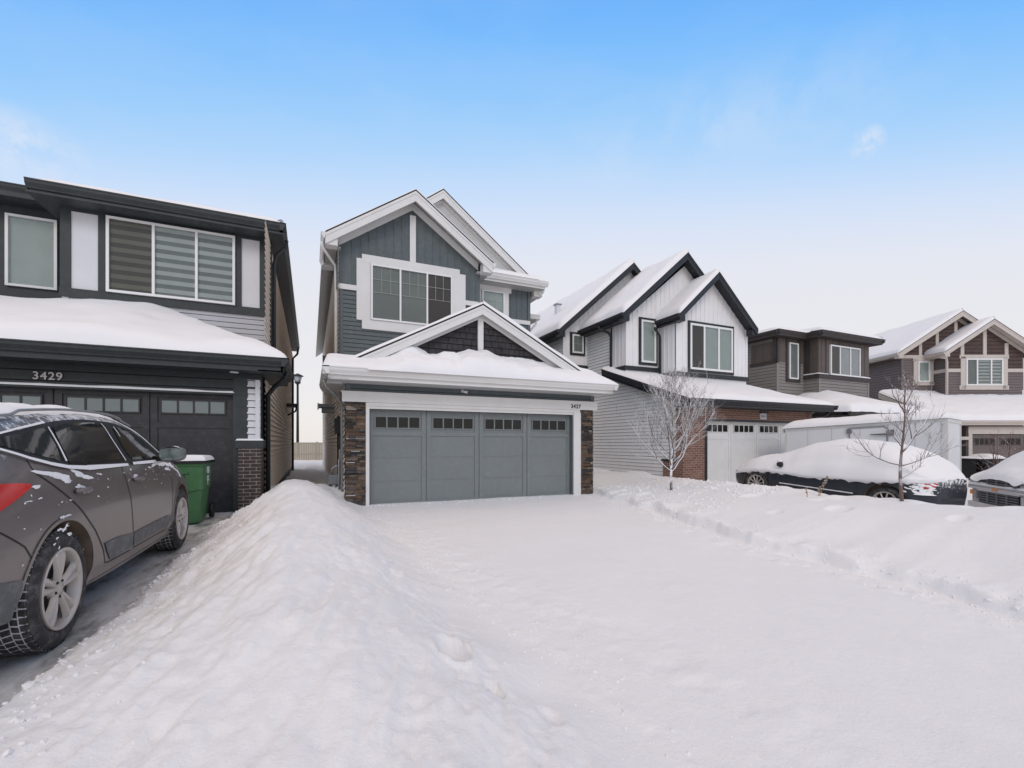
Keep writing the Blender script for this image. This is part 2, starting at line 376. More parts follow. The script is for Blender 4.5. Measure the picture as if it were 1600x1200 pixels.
def gable(parent, F, uL, zL, uA, zA, uR, zR, d0, d1, rh=.22, trim='white', top='asphalt', snow=(.05, .05), gut=(1, 1), sof='soffit', seed=0, rfree=(1, 1), th=.06):
    """gable roof: front face at depth d0 (towards the viewer), back at d1 (negative)"""
    rf = MB()
    for (ue, ze) in ((uL, zL), (uR, zR)):
        a, b, c, d = F.p(ue, ze, d0+.02), F.p(uA, zA, d0+.02), F.p(uA, zA, d1), F.p(ue, ze, d1)
        rf.prism([a, b, c, d], (0, 0, -.03), M[top])
        a, b, c, d = [tuple(Vector(q)-Vector((0, 0, .034))) for q in (F.p(ue, ze, d0-.035), F.p(uA, zA, d0-.035), F.p(uA, zA, d1), F.p(ue, ze, d1))]
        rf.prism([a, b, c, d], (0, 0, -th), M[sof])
    roof = rf.build('roof', parent)
    rk = MB()
    for i, (ue, ze) in enumerate(((uL, zL), (uR, zR))):
        sg = 1 if ue > uA else -1
        k = (zA-ze)/abs(uA-ue)
        poly = [(ue, ze-.034), (uA, zA-.034), (uA, zA-.034-rh), (ue, ze-.034-rh*1.0)]
        fpoly(rk, F, poly, d0-.035, d0, M[trim])
        poly = [(ue, ze-.034), (uA, zA-.034), (uA, zA-.034-rh*.28), (ue, ze-.034-rh*.28)]
        fpoly(rk, F, poly, d0-.0, d0+.014, M[trim])
        # boxed return at the eave
        fbox(rk, F, min(ue, ue-sg*.28), max(ue, ue-sg*.28), ze-rh-.03, ze-.036-k*0, d0-.3, d0-.037, M[trim])
        # frieze against the wall
        poly = [(ue-sg*.3, ze-.13+k*.3), (uA, zA-.13), (uA, zA-.13-rh*.8), (ue-sg*.3, ze-.13-rh*.8+k*.3)]
        if trim != 'black': fpoly(rk, F, poly, .018, .05, M[trim])
    rk.build('rake_board', roof)
    for g, (ue, ze) in zip(gut, ((uL, zL), (uR, zR))):
        if g:
            sg = 1 if ue > uA else -1; gb = MB()
            gutterbox(gb, F.p(ue+sg*.1, ze-.015, d0), F.p(ue+sg*.1, ze-.015, d1), .14, .11, tuple(F.U*sg), M[trim])
            # level soffit between fascia and wall
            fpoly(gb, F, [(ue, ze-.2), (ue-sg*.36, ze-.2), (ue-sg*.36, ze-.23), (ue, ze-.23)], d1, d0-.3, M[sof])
            fbox(gb, F, min(ue, ue-sg*.02), max(ue, ue-sg*.02), ze-.23, ze-.03, d1, d0-.301, M[trim])
            gb.build('gutter', roof)
    if max(snow) > 0:
        sb = MB()
        for T, (ue, ze) in zip(snow, ((uL, zL), (uR, zR))):
            if T > 0: snow_quad(sb, [F.p(ue, ze, d0+.02), F.p(uA, zA, d0+.02), F.p(uA, zA, d1), F.p(ue, ze, d1)], T, (1, 0, 1, 0), (20, 60), seed, w=T*1.2)
        sb.build('snow_cover', roof)
    return roof

def window(parent, F, u0, u1, v0, v1, cuts, blinds, fm='vinyl', d=.02, grille=None, fw=.045, depth=.06, glass='glass', trims=()):
    """framed window; cuts = fractions of mullions; blinds = what stands behind each pane"""
    f = MB(); g = MB
    for a, b, c, e in ((u0, u1, v0, v0+fw), (u0, u1, v1-fw, v1), (u0, u0+fw, v0+fw, v1-fw), (u1-fw, u1, v0+fw, v1-fw)):
        fbox(f, F, a, b, c, e, d-.02, d+depth, M[fm])
    ed = [0]+list(cuts)+[1]; W = u1-u0
    for c in cuts: fbox(f, F, u0+W*c-fw*.5, u0+W*c+fw*.5, v0+fw, v1-fw, d-.02, d+depth-.004, M[fm])
    w = f.build('window', parent)
    for (a, b, c, e, dd, mm) in trims: pass
    for i in range(len(ed)-1):
        a = u0+W*ed[i]+(fw if i == 0 else fw*.5); b = u0+W*ed[i+1]-(fw if i == len(ed)-2 else fw*.5); bl = blinds[i % len(blinds)]
        pn = MB(); pn.add([F.p(a, v0+fw, d+depth-.025), F.p(b, v0+fw, d+depth-.025), F.p(b, v1-fw, d+depth-.025), F.p(a, v1-fw, d+depth-.025)], [(0, 1, 2, 3)], M[glass])
        if grille:
            r, cc, frac = grille; y1 = v1-fw; y0 = y1-(v1-v0-2*fw)*frac; dg = d+depth-.024; gw = .01
            for k in range(1, cc): u = a+(b-a)*k/cc; fbox(pn, F, u-gw/2, u+gw/2, y0, y1, dg-.012, dg-.002, M['vinyl'])
            for k in range(1, r+1):
                y = y1-(y1-y0)*k/r
                if y > v0+fw+.03: fbox(pn, F, a, b, y-gw/2, y+gw/2, dg-.013, dg-.003, M['vinyl'])
        pn.build('pane', w, recalc=False)
        bm = MB()
        lo, hi = v0+fw, v1-fw
        if bl in ('zebra', 'zebrab'):
            l, dk = (M['blindl'], M['blindd']) if bl == 'zebra' else (M['blindb'], M['blindbd'])
            k = hi; q = .085 if v1-v0 > 1 else .07
            while k > lo:
                fbox(bm, F, a, b, max(lo, k-q), k, d-.012, d, l); k2 = k-q
                if k2 > lo: fbox(bm, F, a, b, max(lo, k2-q), k2, d-.014, d-.004, dk)
                k = k2-q
            bm.build('blind', w)
        else:
            fbox(bm, F, a, b, lo, hi, d-.012, d, M[bl]); bm.build('blind' if 'blind' in bl else 'dark_interior', w)
    return w
def text_part(txt, size, F, u, v, d, m, parent, name='house_number', sy=1.0, bold=.0):
    cu = bpy.data.curves.new('txt', 'FONT'); cu.body = txt; cu.size = size; cu.extrude = .004; cu.offset = bold; cu.space_character = 1.1
    o = bpy.data.objects.new('txt', cu); COL.objects.link(o); dg = bpy.context.evaluated_depsgraph_get()
    me = bpy.data.meshes.new_from_object(o.evaluated_get(dg)); bpy.data.objects.remove(o); bpy.data.curves.remove(cu)
    mb = MB(); vs = [F.p(u+p.co.x, v+p.co.y*sy, d+p.co.z) for p in me.vertices]; mb.add(vs, [tuple(q.vertices) for q in me.polygons], m)
    return mb.build(name, parent)
def garage_door(parent, F, u0, u1, v0, v1, d, mname, ncol=4, pane='inter', wz=(.78, .93), panes=4, seam=4):
    """sectional carriage-style door: stiles, rails, sunken panels and a row of small lights"""
    m = M[mname]; mb = MB(); W = u1-u0; H = v1-v0
    fbox(mb, F, u0, u1, v0, v1, d-.06, d-.02, m)
    cw = W/ncol; st = .1
    zr = v0+H*.72
    for i in range(ncol):
        a = u0+i*cw; b = a+cw
        for (p, q, r, s_) in ((a+.012, a+st, v0+.01, v1), (b-st, b-.012, v0+.01, v1), (a+st, b-st, v1-.06, v1), (a+st, b-st, zr, zr+.085), (a+st, b-st, v0+.01, v0+.07)):
            fbox(mb, F, p, q, r, s_, d-.021, d, m)
    for k in range(1, seam):   # section joints
        z = v0+H*k/seam*.98
        if z < zr-.05: 
            for i in range(ncol): fbox(mb, F, u0+i*cw+st, u0+(i+1)*cw-st, z-.004, z+.004, d-.0205, d-.014, m)
    fbox(mb, F, u0+.02, u1-.02, v0-.0, v0+.012, d-.06, d+.012, M['blk'])
    door = mb.build('garage_door', parent)
    for i in range(ncol):
        a = u0+i*cw+.155; b = u0+(i+1)*cw-.155; z0 = v0+H*wz[0]+.02; z1 = v0+H*wz[1]
        wb = MB(); fw = .022
        fbox(wb, F, a-fw, b+fw, z0-fw, z1+fw, d-.0195, d-.012, m)
        for (p, q, r, s_) in ((a-fw, b+fw, z0-fw, z0), (a-fw, b+fw, z1, z1+fw), (a-fw, a, z0, z1), (b, b+fw, z0, z1)): fbox(wb, F, p, q, r, s_, d-.0195, d+.006, m)
        fbox(wb, F, a, b, z0, z1, d-.02, d-.0105, M[pane])
        for k in range(1, panes): u = a+(b-a)*k/panes; fbox(wb, F, u-.014, u+.014, z0, z1, d-.0195, d+.002, m)
        w = wb.build('window', door)
        pb = MB(); pb.add([F.p(a, z0, d-.006), F.p(b, z0, d-.006), F.p(b, z1, d-.006), F.p(a, z1, d-.006)], [(0, 1, 2, 3)], M['glass']); pb.build('pane', w, recalc=False)
    return door

# ------------------------------------------------------------------ vehicles
def pchip(x, y, xi):
    x = np.array(x, float); y = np.array(y, float); h = np.diff(x); dl = np.diff(y)/h; d = np.zeros(len(x))
    for i in range(1, len(x)-1):
        if dl[i-1]*dl[i] > 0:
            w1 = 2*h[i]+h[i-1]; w2 = h[i]+2*h[i-1]; d[i] = (w1+w2)/(w1/dl[i-1]+w2/dl[i])
    d[0] = dl[0]; d[-1] = dl[-1]
    i = np.clip(np.searchsorted(x, xi)-1, 0, len(x)-2); t = (xi-x[i])/h[i]
    return ((1+2*t)*(1-t)**2*y[i]+t*(1-t)**2*h[i]*d[i]+t*t*(3-2*t)*y[i+1]+t*t*(t-1)*h[i]*d[i+1])
class Shell:
    def __init__(s, st, NY=110, per=9):
        ys = [q[0] for q in st]; K = len(st[0][1]); dense = []
        for _, pts in st:
            a = np.array(pts, float); kk = np.arange(K); tt = np.linspace(0, K-1, (K-1)*per+1)
            dense.append(np.stack([pchip(kk, a[:, 0], tt), pchip(kk, a[:, 1], tt)], 1))
        D = np.array(dense); s.Y = np.unique(np.concatenate([np.linspace(ys[0], ys[-1], NY), ys])); M_ = D.shape[1]
        s.RX = np.stack([pchip(ys, D[:, j, 0], s.Y) for j in range(M_)], 1); s.RZ = np.stack([pchip(ys, D[:, j, 1], s.Y) for j in range(M_)], 1)
        s.per = per
    def ring(s, y):
        i = int(np.clip(np.searchsorted(s.Y, y)-1, 0, len(s.Y)-2)); t = min(1, max(0, (y-s.Y[i])/(s.Y[i+1]-s.Y[i])))
        return s.RX[i]*(1-t)+s.RX[i+1]*t, s.RZ[i]*(1-t)+s.RZ[i+1]*t
    def side(s, y, z):
        rx, rz = s.ring(y); rz = np.maximum.accumulate(rz+np.arange(len(rz))*1e-7); return float(np.interp(z, rz, rx))
    def top(s, y, x):
        rx, rz = s.ring(y); j = int(np.argmax(rx)); a = rx[j:][::-1]; return float(np.interp(x, np.maximum.accumulate(a+np.arange(len(a))*1e-7), rz[j:][::-1]))
    def body(s, mb, W, m, x0=0):
        n, k = s.RX.shape; ring = []
        for i in range(n):
            right = [(s.RX[i, j], s.Y[i], s.RZ[i, j]) for j in range(k)]
            left = [(-x, y, z) for x, y, z in right[:-1]][::-1]
            ring.append(right+left)
        L_ = len(ring[0]); vs = [W(*p) for r in ring for p in r]
        fs = [(i*L_+j, i*L_+(j+1) % L_, (i+1)*L_+(j+1) % L_, (i+1)*L_+j) for i in range(n-1) for j in range(L_)]
        fs += [tuple(range(L_)), tuple(range((n-1)*L_, n*L_))[::-1]]
        mb.add(vs, fs, m, True)
def patch(mb, sh, W, poly, off, m, step=.05, sgn=1, thick=0, lump=0, smooth=True):
    bm = bmesh.new(); vs = [bm.verts.new((y, z, 0)) for y, z in poly]; bm.faces.new(vs); bmesh.ops.triangulate(bm, faces=bm.faces[:])
    lo = [min(p[i] for p in poly) for i in (0, 1)]; hi = [max(p[i] for p in poly) for i in (0, 1)]
    for ax in (0, 1):
        k = lo[ax]+step
        while k < hi[ax]:
            co = [0, 0, 0]; co[ax] = k; no = [0, 0, 0]; no[ax] = 1
            bmesh.ops.bisect_plane(bm, geom=bm.verts[:]+bm.edges[:]+bm.faces[:], plane_co=co, plane_no=no); k += step
    if lump: 
        edge = {v.index for v in bm.verts if v.is_boundary}
    bm.verts.index_update(); V = []
    for v in bm.verts:
        o = off
        if lump: o = off+(0 if v.is_boundary else lump*(.6+.5*float(fbm(v.co.x*14, v.co.y*14, 5, 2))))
        V.append(W(sgn*(sh.side(v.co.x, v.co.y)+o), v.co.x, v.co.y))
    mb.add(V, [tuple(v.index for v in f.verts) for f in bm.faces], m, smooth); bm.free()
def ribbon(mb, sh, W, line, w, off, m, sgn=1, step=.04):
    """a thin strip following the body side along a polyline in (y,z)"""
    pts = []
    for a, b in zip(line[:-1], line[1:]):
        n = max(1, int(math.hypot(b[0]-a[0], b[1]-a[1])/step))
        pts += [(a[0]+(b[0]-a[0])*k/n, a[1]+(b[1]-a[1])*k/n) for k in range(n)]
    pts.append(line[-1]); V = []
    for i, p in enumerate(pts):
        q0 = pts[max(0, i-1)]; q1 = pts[min(len(pts)-1, i+1)]; dx, dz = q1[0]-q0[0], q1[1]-q0[1]; l = math.hypot(dx, dz) or 1
        ww = w[0]+(w[1]-w[0])*i/(len(pts)-1) if hasattr(w, '__len__') else w
        for sg in (-1, 1):
            y, z = p[0]-dz/l*ww*.5*sg, p[1]+dx/l*ww*.5*sg; V.append(W(sgn*(sh.side(y, z)+off), y, z))
    mb.add(V, [(2*i, 2*i+1, 2*i+3, 2*i+2) for i in range(len(pts)-1)], m, True)
def blob(cy, cz, ry, rz, seed, n=22, tilt=0):
    r = random.Random(seed); ph = [r.uniform(0, 6.28) for _ in range(4)]; out = []
    for k in range(n):
        a = 2*math.pi*k/n; q = 1+.28*math.sin(2*a+ph[0])+.22*math.sin(3*a+ph[1])+.16*math.sin(5*a+ph[2])+r.uniform(-.1, .1)
        x, z = math.cos(a)*ry*q, math.sin(a)*rz*q; out.append((cy+x*math.cos(tilt)-z*math.sin(tilt), cz+x*math.sin(tilt)+z*math.cos(tilt)))
    return out
def smooth_poly(pts, n=5):
    """closed Catmull-Rom through points"""
    out = []; k = len(pts)
    for i in range(k):
        p0, p1, p2, p3 = [np.array(pts[(i+j-1) % k], float) for j in range(4)]
        for t in np.linspace(0, 1, n, endpoint=False):
            out.append(tuple(.5*((2*p1)+(-p0+p2)*t+(2*p0-5*p1+4*p2-p3)*t*t+(-p0+3*p1-3*p2+p3)*t**3)))
    return out
def cut_wheels(o, W, axles, r, depth, zc, hw, origin):
    cut = []
    for ya in axles:
        for sg in (-1, 1):
            me = bpy.data.meshes.new('c'); bm = bmesh.new()
            bmesh.ops.create_cone(bm, cap_ends=True, segments=64, radius1=r, radius2=r, depth=depth, matrix=Matrix.Rotation(R(90), 4, 'Y'))
            bm.to_mesh(me); bm.free(); c = bpy.data.objects.new('c', me); COL.objects.link(c)
            c.location = Vector(W(sg*(hw-depth*.5+.15), ya, zc)); 
            d0 = Vector(W(1, 0, 0))-Vector(W(0, 0, 0)); c.rotation_euler = (0, 0, math.atan2(d0.y, d0.x)); cut.append(c)
            md = o.modifiers.new('b', 'BOOLEAN'); md.operation = 'DIFFERENCE'; md.object = c; md.solver = 'EXACT'
    dg = bpy.context.evaluated_depsgraph_get(); me = bpy.data.meshes.new_from_object(o.evaluated_get(dg)); o.modifiers.clear(); o.data = me
    me.materials.append(M['arch']); mi = len(me.materials)-1; org = Vector(origin)
    cs = [np.array(Vector(W(0, ya, zc))-org) for ya in axles]
    ax = Vector(W(1, 0, 0))-Vector(W(0, 0, 0)); 
    for p in me.polygons:
        c = Vector(p.center)
        for q in cs:
            v = c-Vector(q); v2 = v-ax*v.dot(ax)
            if v2.length < r-.002 or (abs(v2.length-r) < .006 and abs(p.normal.dot(v2.normalized())) > .9): p.material_index = mi; p.use_smooth = False; break
    for c in cut: bpy.data.objects.remove(c)
def wheel(parent, W, y, sg, hw, r=.345, wd=.225, rimr=.235, zc=None, spokes=5, detail=True):
    zc = zc or r; xo = sg*hw; P = lambda d, a, rr: W(xo-sg*d, y+math.cos(a)*rr, zc+math.sin(a)*rr)   # d = inboard distance from outer face
    mb = MB(); n = 240 if detail else 64
    prof = [(.012, rimr), (.0, rimr+.03), (-.004, rimr+(r-rimr)*.55), (.008, r-.03), (.022, r-.012)]
    rings = [[P(d, 2*math.pi*k/n, rr) for k in range(n)] for d, rr in prof]
    mt = MB(); vs = [p for q in rings for p in q]
    fs = [(i*n+k, i*n+(k+1) % n, (i+1)*n+(k+1) % n, (i+1)*n+k) for i in range(len(prof)-1) for k in range(n)]
    mt.add(vs, fs, M['tyre'], True)
    # tread: ribs of blocks separated by snow-packed grooves
    ds = [.022, .05, .056, .085, .091, wd*.5+.018, wd*.5+.024, wd-.056, wd-.05, wd-.022]
    cols = len(ds); vs = []; 
    for j, d in enumerate(ds):
        for k in range(n):
            rr = r-(.004 if abs(d-wd/2) > .07 else 0); vs.append(P(d, 2*math.pi*k/n+.02*math.sin(d*60), rr-(.012 if j in (0, cols-1) else 0)))
    ft, fsn = [], []
    for j in range(cols-1):
        groove = (ds[j+1]-ds[j]) < .01
        for k in range(n):
            f = (j*n+k, j*n+(k+1) % n, (j+1)*n+(k+1) % n, (j+1)*n+k)
            lat = detail and ((k+j*2) % 5 == 0)
            (fsn if (groove or lat) else ft).append(f)
    mt.add(vs, ft, M['tyre'], False); mt.add(vs, fsn, M['trsnow'], False)
    # inner wall
    q = [(wd-.022, r-.012), (wd, rimr+.03), (wd, rimr)]
    vs = [P(d, 2*math.pi*k/n, rr) for d, rr in q for k in range(n)]
    mt.add(vs, [(i*n+k, i*n+(k+1) % n, (i+1)*n+(k+1) % n, (i+1)*n+k) for i in range(2) for k in range(n)], M['tyre'], True)
    # tread blocks raised
    if detail:
        for j in range(cols-1):
            if ds[j+1]-ds[j] < .01: continue
            for k in range(0, n, 5):
                k0 = k-j*2+1; k1 = k0+3.6
                a = [P(ds[j]+.001, 2*math.pi*k0/n+.02*math.sin(ds[j]*60), r+.004), P(ds[j]+.001, 2*math.pi*k1/n+.02*math.sin(ds[j]*60), r+.004), P(ds[j+1]-.001, 2*math.pi*k1/n+.02*math.sin(ds[j+1]*60), r+.004), P(ds[j+1]-.001, 2*math.pi*k0/n+.02*math.sin(ds[j+1]*60), r+.004)]
                c = Vector(W(xo-sg*(ds[j]+ds[j+1])/2, y, zc)); 
                b = [tuple(Vector(p)+(c-Vector(p)).normalized()*.012) for p in a]
                mt.add(a+b, [(0, 1, 2, 3), (0, 4, 5, 1), (1, 5, 6, 2), (2, 6, 7, 3), (3, 7, 4, 0)], M['tyre'])
    t = None
    w = MB(); n2 = 72
    # barrel disc behind spokes
    w.add([P(.1, 2*math.pi*k/n2, rimr) for k in range(n2)], [tuple(range(n2))], M['rimd'])
    rp = [(.1, rimr), (.02, rimr-.004), (.0, rimr+.006), (-.006, rimr), (-.002, rimr-.012), (.015, rimr-.02), (.06, rimr-.028)]
    vs = [P(d, 2*math.pi*k/n2, rr) for d, rr in rp for k in range(n2)]
    w.add(vs, [(i*n2+k, i*n2+(k+1) % n2, (i+1)*n2+(k+1) % n2, (i+1)*n2+k) for i in range(len(rp)-1) for k in range(n2)], M['rim'], True)
    hub = w.build('wheel', parent); mt.build('tyre', hub)
    s_ = MB(); 
    hp = [(.012, .001), (.012, .03), (.016, .034), (.02, .06), (.05, .068)]
    vs = [P(d, 2*math.pi*k/36, rr) for d, rr in hp for k in range(36)]
    s_.add(vs, [(i*36+k, i*36+(k+1) % 36, (i+1)*36+(k+1) % 36, (i+1)*36+k) for i in range(len(hp)-1) for k in range(36)], M['rim'], True)
    cnt = spokes*2 if spokes < 8 else spokes
    for k in range(cnt):
        if spokes < 8: a = 2*math.pi*(k//2)/spokes+(.17 if k % 2 else -.17)+math.pi/2
        else: a = 2*math.pi*k/cnt
        w0, w1 = (.016, .026) if spokes < 8 else (.012, .014)
        sec = []
        for f, ww, dd in ((.04, w0, .018), (.12, w0*1.05, .008), (.18, w1*.95, .006), (rimr-.012, w1, .012)):
            for (o_, ddd) in ((-ww, .022), (-ww*.65, 0), (0, -.004 if spokes < 8 else -.002), (ww*.65, 0), (ww, .022)):
                ca, sa = math.cos(a), math.sin(a); s_pos = W(xo-sg*(dd+ddd), y+ca*f-sa*o_, zc+sa*f+ca*o_); sec.append(s_pos)
        s_.add(sec, [(i*5+j, i*5+j+1, (i+1)*5+j+1, (i+1)*5+j) for i in range(3) for j in range(4)], M['rim'], True)
    for k in range(5):
        a = 2*math.pi*k/5+math.pi/2+.63; c = P(.012, a, .048); c2 = P(.03, a, .048); s_.tube([c2, c], .008, M['rimd'], 8)
    s_.build('rim', hub)
    return hub

def local(o, yaw=0):
    c, s = math.cos(yaw), math.sin(yaw)
    return lambda x, y, z: (o[0]+x*c-y*s, o[1]+x*s+y*c, o[2]+z)

# ---- the grey-brown crossover on the left driveway
def make_suv():
    o = (-2.255, 3.56, .07); W = local(o)
    t = thing('parked_suv', 'grey-brown crossover with red tail lamp parked nose-in beside the snow mound', 'car', o)
    K = lambda w, zs, zb, wb, wr, zr: [(w-.42, zs+.01), (w-.06, zs), (w-.035, zs+.07), (w-.012, zs+.14), (w+.002, zs+.32), (w, zb-.32), (w-.012, zb-.2), (w-.03, zb-.12), (wb, zb), (wb-(wb-wr)*.5, zb+(zr-zb)*.45), (wr+.02, zr-.10), (wr-.03, zr-.05), (wr-.13, zr-.018), (wr*.45, zr-.003), (0, zr)]
    st = [(-.86, K(.66, .42, .82, .60, .5, .98)), (-.83, K(.74, .36, .86, .68, .55, 1.05)), (-.72, K(.83, .33, .92, .77, .6, 1.2)), (-.5, K(.885, .3, 1.0, .82, .66, 1.32)), (-.2, K(.905, .27, 1.05, .84, .7, 1.385)),
          (.2, K(.912, .25, 1.05, .845, .715, 1.43)), (.7, K(.912, .23, 1.05, .845, .72, 1.46)), (1.2, K(.912, .22, 1.04, .845, .72, 1.465)), (1.6, K(.912, .22, 1.03, .845, .71, 1.44)), (1.95, K(.912, .22, 1.02, .845, .70, 1.39)),
          (2.3, K(.91, .22, 1.0, .845, .70, 1.3)), (2.62, K(.905, .22, .98, .84, .72, 1.13)), (2.8, K(.9, .23, .95, .83, .72, 1.05)), (3.1, K(.885, .25, .88, .8, .68, .985)), (3.35, K(.84, .27, .82, .75, .62, .91)), (3.52, K(.74, .3, .76, .66, .52, .82)), (3.6, K(.6, .34, .68, .52, .4, .72))]
    sh = Shell(st, NY=120)
    mb = MB(); sh.body(mb, W, M['suv']); b = mb.build('body', t); cut_wheels(b, W, (0, 2.74), .4, .34, .35, .91, o)
    # underside
    u = MB(); vs = [W(x, y, z) for z in (.2, .42) for y in (-.7, 3.3) for x in (-.78, .78)]
    # glass house
    dlo = smooth_poly([(-.42, 1.225), (-.16, 1.145), (.02, 1.105), (.17, 1.075), (.45, 1.055), (1.11, 1.045), (1.7, 1.04), (2.2, 1.045), (2.34, 1.07), (2.05, 1.225), (1.73, 1.32), (1.4, 1.375), (.93, 1.39), (.54, 1.375), (.22, 1.34), (-.08, 1.285)], 4)
    g = MB(); patch(g, sh, W, dlo, .004, M['blk'], .04); g.build('window_surround', b)
    def qwin(poly, nm='side_window', m='carglass'):
        q = MB(); patch(q, sh, W, smooth_poly(poly, 4) if len(poly) < 12 else poly, .008, M[m], .04); return q.build(nm, b)
    qwin([(-.36, 1.225), (-.12, 1.16), (.08, 1.118), (.155, 1.11), (.19, 1.2), (.165, 1.29), (.13, 1.305), (-.08, 1.265)])
    doors = {}
    for nm, poly in (('r', [(.25, 1.085), (.26, 1.315), (.42, 1.34), (.62, 1.36), (.9, 1.37), (1.02, 1.355), (1.12, 1.22), (1.2, 1.075), (1.1, 1.068), (.6, 1.072)]),
                     ('f', [(1.2, 1.33), (1.3, 1.35), (1.42, 1.35), (1.72, 1.295), (2.0, 1.195), (2.2, 1.09), (2.14, 1.066), (1.6, 1.065), (1.38, 1.07), (1.3, 1.12)])):
        q = MB(); patch(q, sh, W, poly, .009, M['carglass'], .04); doors[nm] = q
    # door skins with shut lines
    zb = .21
    fr_door = [(1.08, 1.03), (1.07, .87), (1.12, .6), (1.15, .4), (1.2, .335), (2.1, .33), (2.28, .4), (2.33, .7), (2.36, .98)]
    rr_door = [(-.17, 1.12), (-.16, 1.05), (-.02, .96), (.2, .8), (.41, .62), (.55, .46), (.62, .35), (.7, .335), (1.12, .33)]
    for nm, line, gl, hy in (('front', fr_door, doors['f'], (1.22, 1.46)), ('rear', rr_door, doors['r'], (-.02+.22, .2+.24))):
        d = MB(); ribbon(d, sh, W, line, .011, .0022, M['blk'])
        if nm == 'rear': pass
        door = d.build('door', b); gl.build('door_window', door)
        h = MB(); z = .905; ymid = .27 if nm == 'rear' else 1.31
        pts = [W(sh.side(ymid+k*.03, z)+[.006, .03, .04, .042, .04, .03, .006][k+3], ymid+k*.03, z+[0, .003, .004, .004, .004, .003, 0][k+3]) for k in range(-3, 4)]
        h.tube(pts, [.014, .016, .016, .016, .016, .016, .013], M['suv'], 8); h.build('door_handle', door)
        cl = MB(); pl = [(.7, .35), (.62, .42), (.56, .5), (.8, .5), (1.13, .47), (1.15, .36)] if nm == 'rear' else [(1.17, .36), (1.15, .47), (1.7, .475), (2.2, .47), (2.26, .41), (2.2, .36)]
        patch(cl, sh, W, pl, .007, M['clad'], .06); cl.build('cladding_strip', door)
    # fuel flap line, rear bumper line and skirt
    s_ = MB(); ribbon(s_, sh, W, [(-.84, .93), (-.6, .82), (-.38, .67), (-.33, .6)], .009, .002, M['blk']); s_.build('panel_gap', b)
    bp = MB(); pl = [(-.85, .45), (-.8, .56), (-.6, .535), (-.44, .51), (-.395, .5), (-.4, .3), (-.5, .31), (-.8, .4)]
    patch(bp, sh, W, pl, .008, M['clad'], .05); bp.build('bumper_skirt', b)
    sl = MB(); ribbon(sl, sh, W, [(.42, .235), (1.2, .23), (2.33, .23)], .05, .006, M['clad']); sl.build('sill', b)
    # arch lips
    for ya in (0, 2.74):
        al = MB(); ribbon(al, sh, W, [(ya+.407*math.cos(a), .35+.407*math.sin(a)) for a in np.linspace(R(-12), R(192), 40)], .022, .006, M['suv']); al.build('wheel_arch_lip', b)
    # tail lamp wraps the corner
    tl = MB(); patch(tl, sh, W, smooth_poly([(-.25, .985), (-.36, .935), (-.55, .865), (-.8, .8), (-.845, .86), (-.83, .95), (-.62, 1.0), (-.4, 1.005)], 4), .012, M['red'], .03, thick=0); tl.build('tail_lamp', b)
    tl = MB(); patch(tl, sh, W, smooth_poly([(-.25, .985), (-.36, .935), (-.55, .865), (-.8, .8), (-.845, .86), (-.83, .95), (-.62, 1.0), (-.4, 1.005)], 4), .012, M['red'], .03, sgn=-1); tl.build('tail_lamp', b)
    # windscreen and bonnet on the top surface
    ws = MB(); Pn = np.array([[W(x, y, sh.top(y, abs(x))+.006) for x in np.linspace(-.66, .66, 25)] for y in np.linspace(1.78, 2.58, 20)]); ws.grid(Pn, M['carglass']); ws.build('windscreen', b)
    hs = MB(); Pn = np.array([[W(x, y, sh.top(y, abs(x))+.012+.03*max(0, 1-abs(x)/.72)**.3*(1+.4*float(fbm(x*5, y*5, 4)))) for x in np.linspace(-.68, .68, 30)] for y in np.linspace(2.66, 3.3, 24)]); hs.grid(Pn, M['snow_roof']); hs.build('bonnet_snow', b)
    # roof rail + snow on roof
    rl = MB(); rl.tube([W(sh.side(y, sh.ring(y)[1][-1]-.075)-.02, y, sh.ring(y)[1][-1]-.03+(.02 if 0 < y < 1.6 else 0)) for y in np.linspace(-.25, 1.85, 30)], .009, M['metal'], 6); rl.build('roof_rail', b)
    sn = MB(); ny, nx = 90, 46; Pn = np.zeros((ny, nx, 3))
    for i, y in enumerate(np.linspace(-.62, 1.98, ny)):
        rx, rz = sh.ring(y); xm = float(np.interp(rz[-1]-.045, np.maximum.accumulate(rz+np.arange(len(rz))*1e-7), rx))-.0+.02*float(fbm(y*6, 3, 8))
        for j, q in enumerate(np.linspace(-1, 1, nx)):
            x = q*xm; e = min(1, (1-abs(q))*6)*min(1, (y+.62)*5)*min(1, (1.98-y)*4)
            Pn[i, j] = W(x, y, sh.top(y, abs(x))+.003+max(0, e)**.5*.022*(1+.7*float(fbm(x*6, y*6, 3))))
    sn.grid(Pn, M['snow_roof']); sn.build('roof_snow', b)
    # clinging snow
    cs = MB()
    ribbon(cs, sh, W, [(-.4, 1.205), (-.16, 1.13), (.02, 1.09), (.2, 1.062), (.45, 1.045)], (.012, .028), .016, M['snow_roof'])
    ribbon(cs, sh, W, [(.45, 1.045), (.8, 1.04), (1.2, 1.035)], (.034, .02), .016, M['snow_roof'])
    ribbon(cs, sh, W, [(1.32, 1.04), (1.7, 1.037), (2.0, 1.035), (2.15, 1.045)], (.022, .03), .016, M['snow_roof'])
    ribbon(cs, sh, W, [(.2, 1.315), (.215, 1.2), (.21, 1.1)], (.014, .022), .014, M['snow_roof'])
    ribbon(cs, sh, W, [(1.0, 1.37), (1.1, 1.22), (1.19, 1.07)], (.012, .016), .014, M['snow_roof'])
    ribbon(cs, sh, W, [(1.21, 1.35), (1.28, 1.27)], (.014, .01), .014, M['snow_roof'])
    ribbon(cs, sh, W, [(-.4, 1.235), (-.1, 1.295), (.2, 1.345)], (.008, .012), .014, M['snow_roof'])
